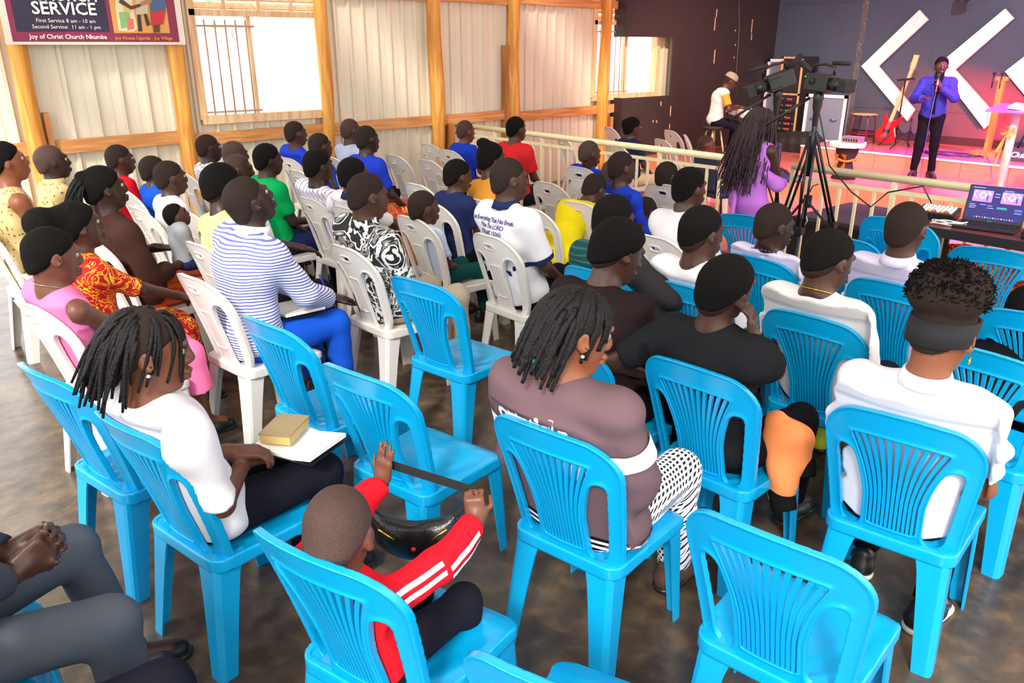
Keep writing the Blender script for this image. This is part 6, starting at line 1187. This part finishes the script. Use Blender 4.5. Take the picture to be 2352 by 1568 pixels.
# banner on the wall
YB2 = YW-.235; A_, B_ = atY(20, 102, YB2), atY(427, 103, YB2); zb = (A_[2]+B_[2])/2
bn = empty('banner', (A_[0], YB2, zb)); tag(bn, 'maroon church service banner hanging on the left wall', 'banner'); Wd = B_[0]-A_[0]
def bp(px, py): p = atY(px, py, YB2); return p[0]-A_[0], p[2]-zb
def flat(poly, m, name, lv, px=True):
    P = [bp(*q) for q in poly] if px else poly; n = len(P); y0 = -.0065-.0016*lv
    return MB().add([(x, y0, z) for x, z in P]+[(x, y0+.001, z) for x, z in P], [tuple(range(n)), tuple(range(n, 2*n))[::-1]]+[(i, (i+1) % n, n+(i+1) % n, n+i) for i in range(n)]).build(name, m, bn)
MB().lohi((-.02, -.004, 0), (Wd+.0, .0, .95)).build('sheet', mat('banner_white', (238, 226, 214), .5), bn)
c5 = bp(30, 98); flat([(c5[0], .025), (Wd-.06, .025), (Wd-.06, .95), (c5[0], .95)], mat('banner_maroon', (140, 34, 74), .5), 'maroon_field', 0, False)
a_, b_ = bp(38, 73), bp(252, 73); flat([(a_[0], a_[1]), (b_[0], b_[1]), (b_[0], .95), (a_[0], .95)], mat('banner_navy', (38, 28, 62), .5), 'navy_panel', 1, False)
a_, b_ = bp(262, 76), bp(390, 76); flat([(a_[0], a_[1]), (b_[0], b_[1]), (b_[0], .95), (a_[0], .95)], mat('photo_floor', (226, 160, 84), .5), 'photo_print', 1, False)
lv_ = 0
for poly, c, nm in (([(258+6, -30), (300, -30), (303, 10), (315, 65), (306, 73), (272, 71), (265, 20)], (226, 220, 186), 'print_dress'), ([(272, 28), (296, 26), (302, 60), (278, 66)], (140, 190, 120), 'print_flowers'), ([(290, 40), (306, 44), (308, 66), (292, 70)], (226, 120, 110), 'print_flowers'), ([(280, 10), (296, 12), (300, 30), (284, 26)], (232, 190, 90), 'print_flowers'), ([(310, -30), (340, -30), (338, 32), (311, 34)], (206, 190, 160), 'print_shorts'), ([(314, 34), (322, 34), (326, 72), (317, 72)], (50, 40, 50), 'print_sock'), ([(329, 32), (336, 32), (344, 57), (336, 60)], (50, 40, 50), 'print_sock'),
        ([(344, 26), (380, 22), (374, 56), (346, 58)], (200, 40, 50), 'print_shorts'), ([(342, -30), (382, -30), (379, 24), (344, 27)], (70, 96, 140), 'print_top'), ([(350, 58), (366, 57), (366, 74), (352, 75)], (96, 60, 44), 'print_leg'), ([(275, -5), (300, 14), (322, 8), (322, 15), (300, 22), (272, 6)], (80, 48, 36), 'print_arm'), ([(322, 4), (345, -4), (348, 6), (322, 14)], (180, 120, 80), 'print_arm')):
    flat(poly, mat('print_'+nm+str(sum(c)), c, .5), nm, 2+lv_); lv_ += .5
def fit(txt, x0, x1, yb, m, **kw):
    a, b = bp(x0, yb), bp(x1, yb); me = text_mesh(txt, 1.0, align='LEFT', **kw); co = np.array([v.co[:] for v in me.vertices]); mn, mx = co[:, 0].min(), co[:, 0].max(); k = (b[0]-a[0])/(mx-mn)
    ky = kw.pop('ky', k) if False else k
    me.transform(Matrix(((k, 0, 0, a[0]-mn*k), (0, 0, 1, -.022), (0, k, 0, (a[1]+b[1])/2), (0, 0, 0, 1)))); link('lettering', me, m, bn)
PW = mat('print_white', (244, 238, 236), .5); PY = mat('print_gold', (232, 160, 50), .5)
fit('SERVICE', 74, 221, 33, PW, bold=.02); fit('CHURCH', 74, 221, 2, PW, bold=.02)
fit('First Service 8 am - 10 am', 83, 218, 52, PW); fit('Second Service:  11 am - 1 pm', 74, 230, 66, PW); fit('Joy of Christ Church Nkumba', 66, 245, 89, PW, bold=.02); fit('Joy House Uganda - Joy Village', 263, 395, 91, PY, bold=.012)

# navy-jacket woman beyond the railing: peach dress front
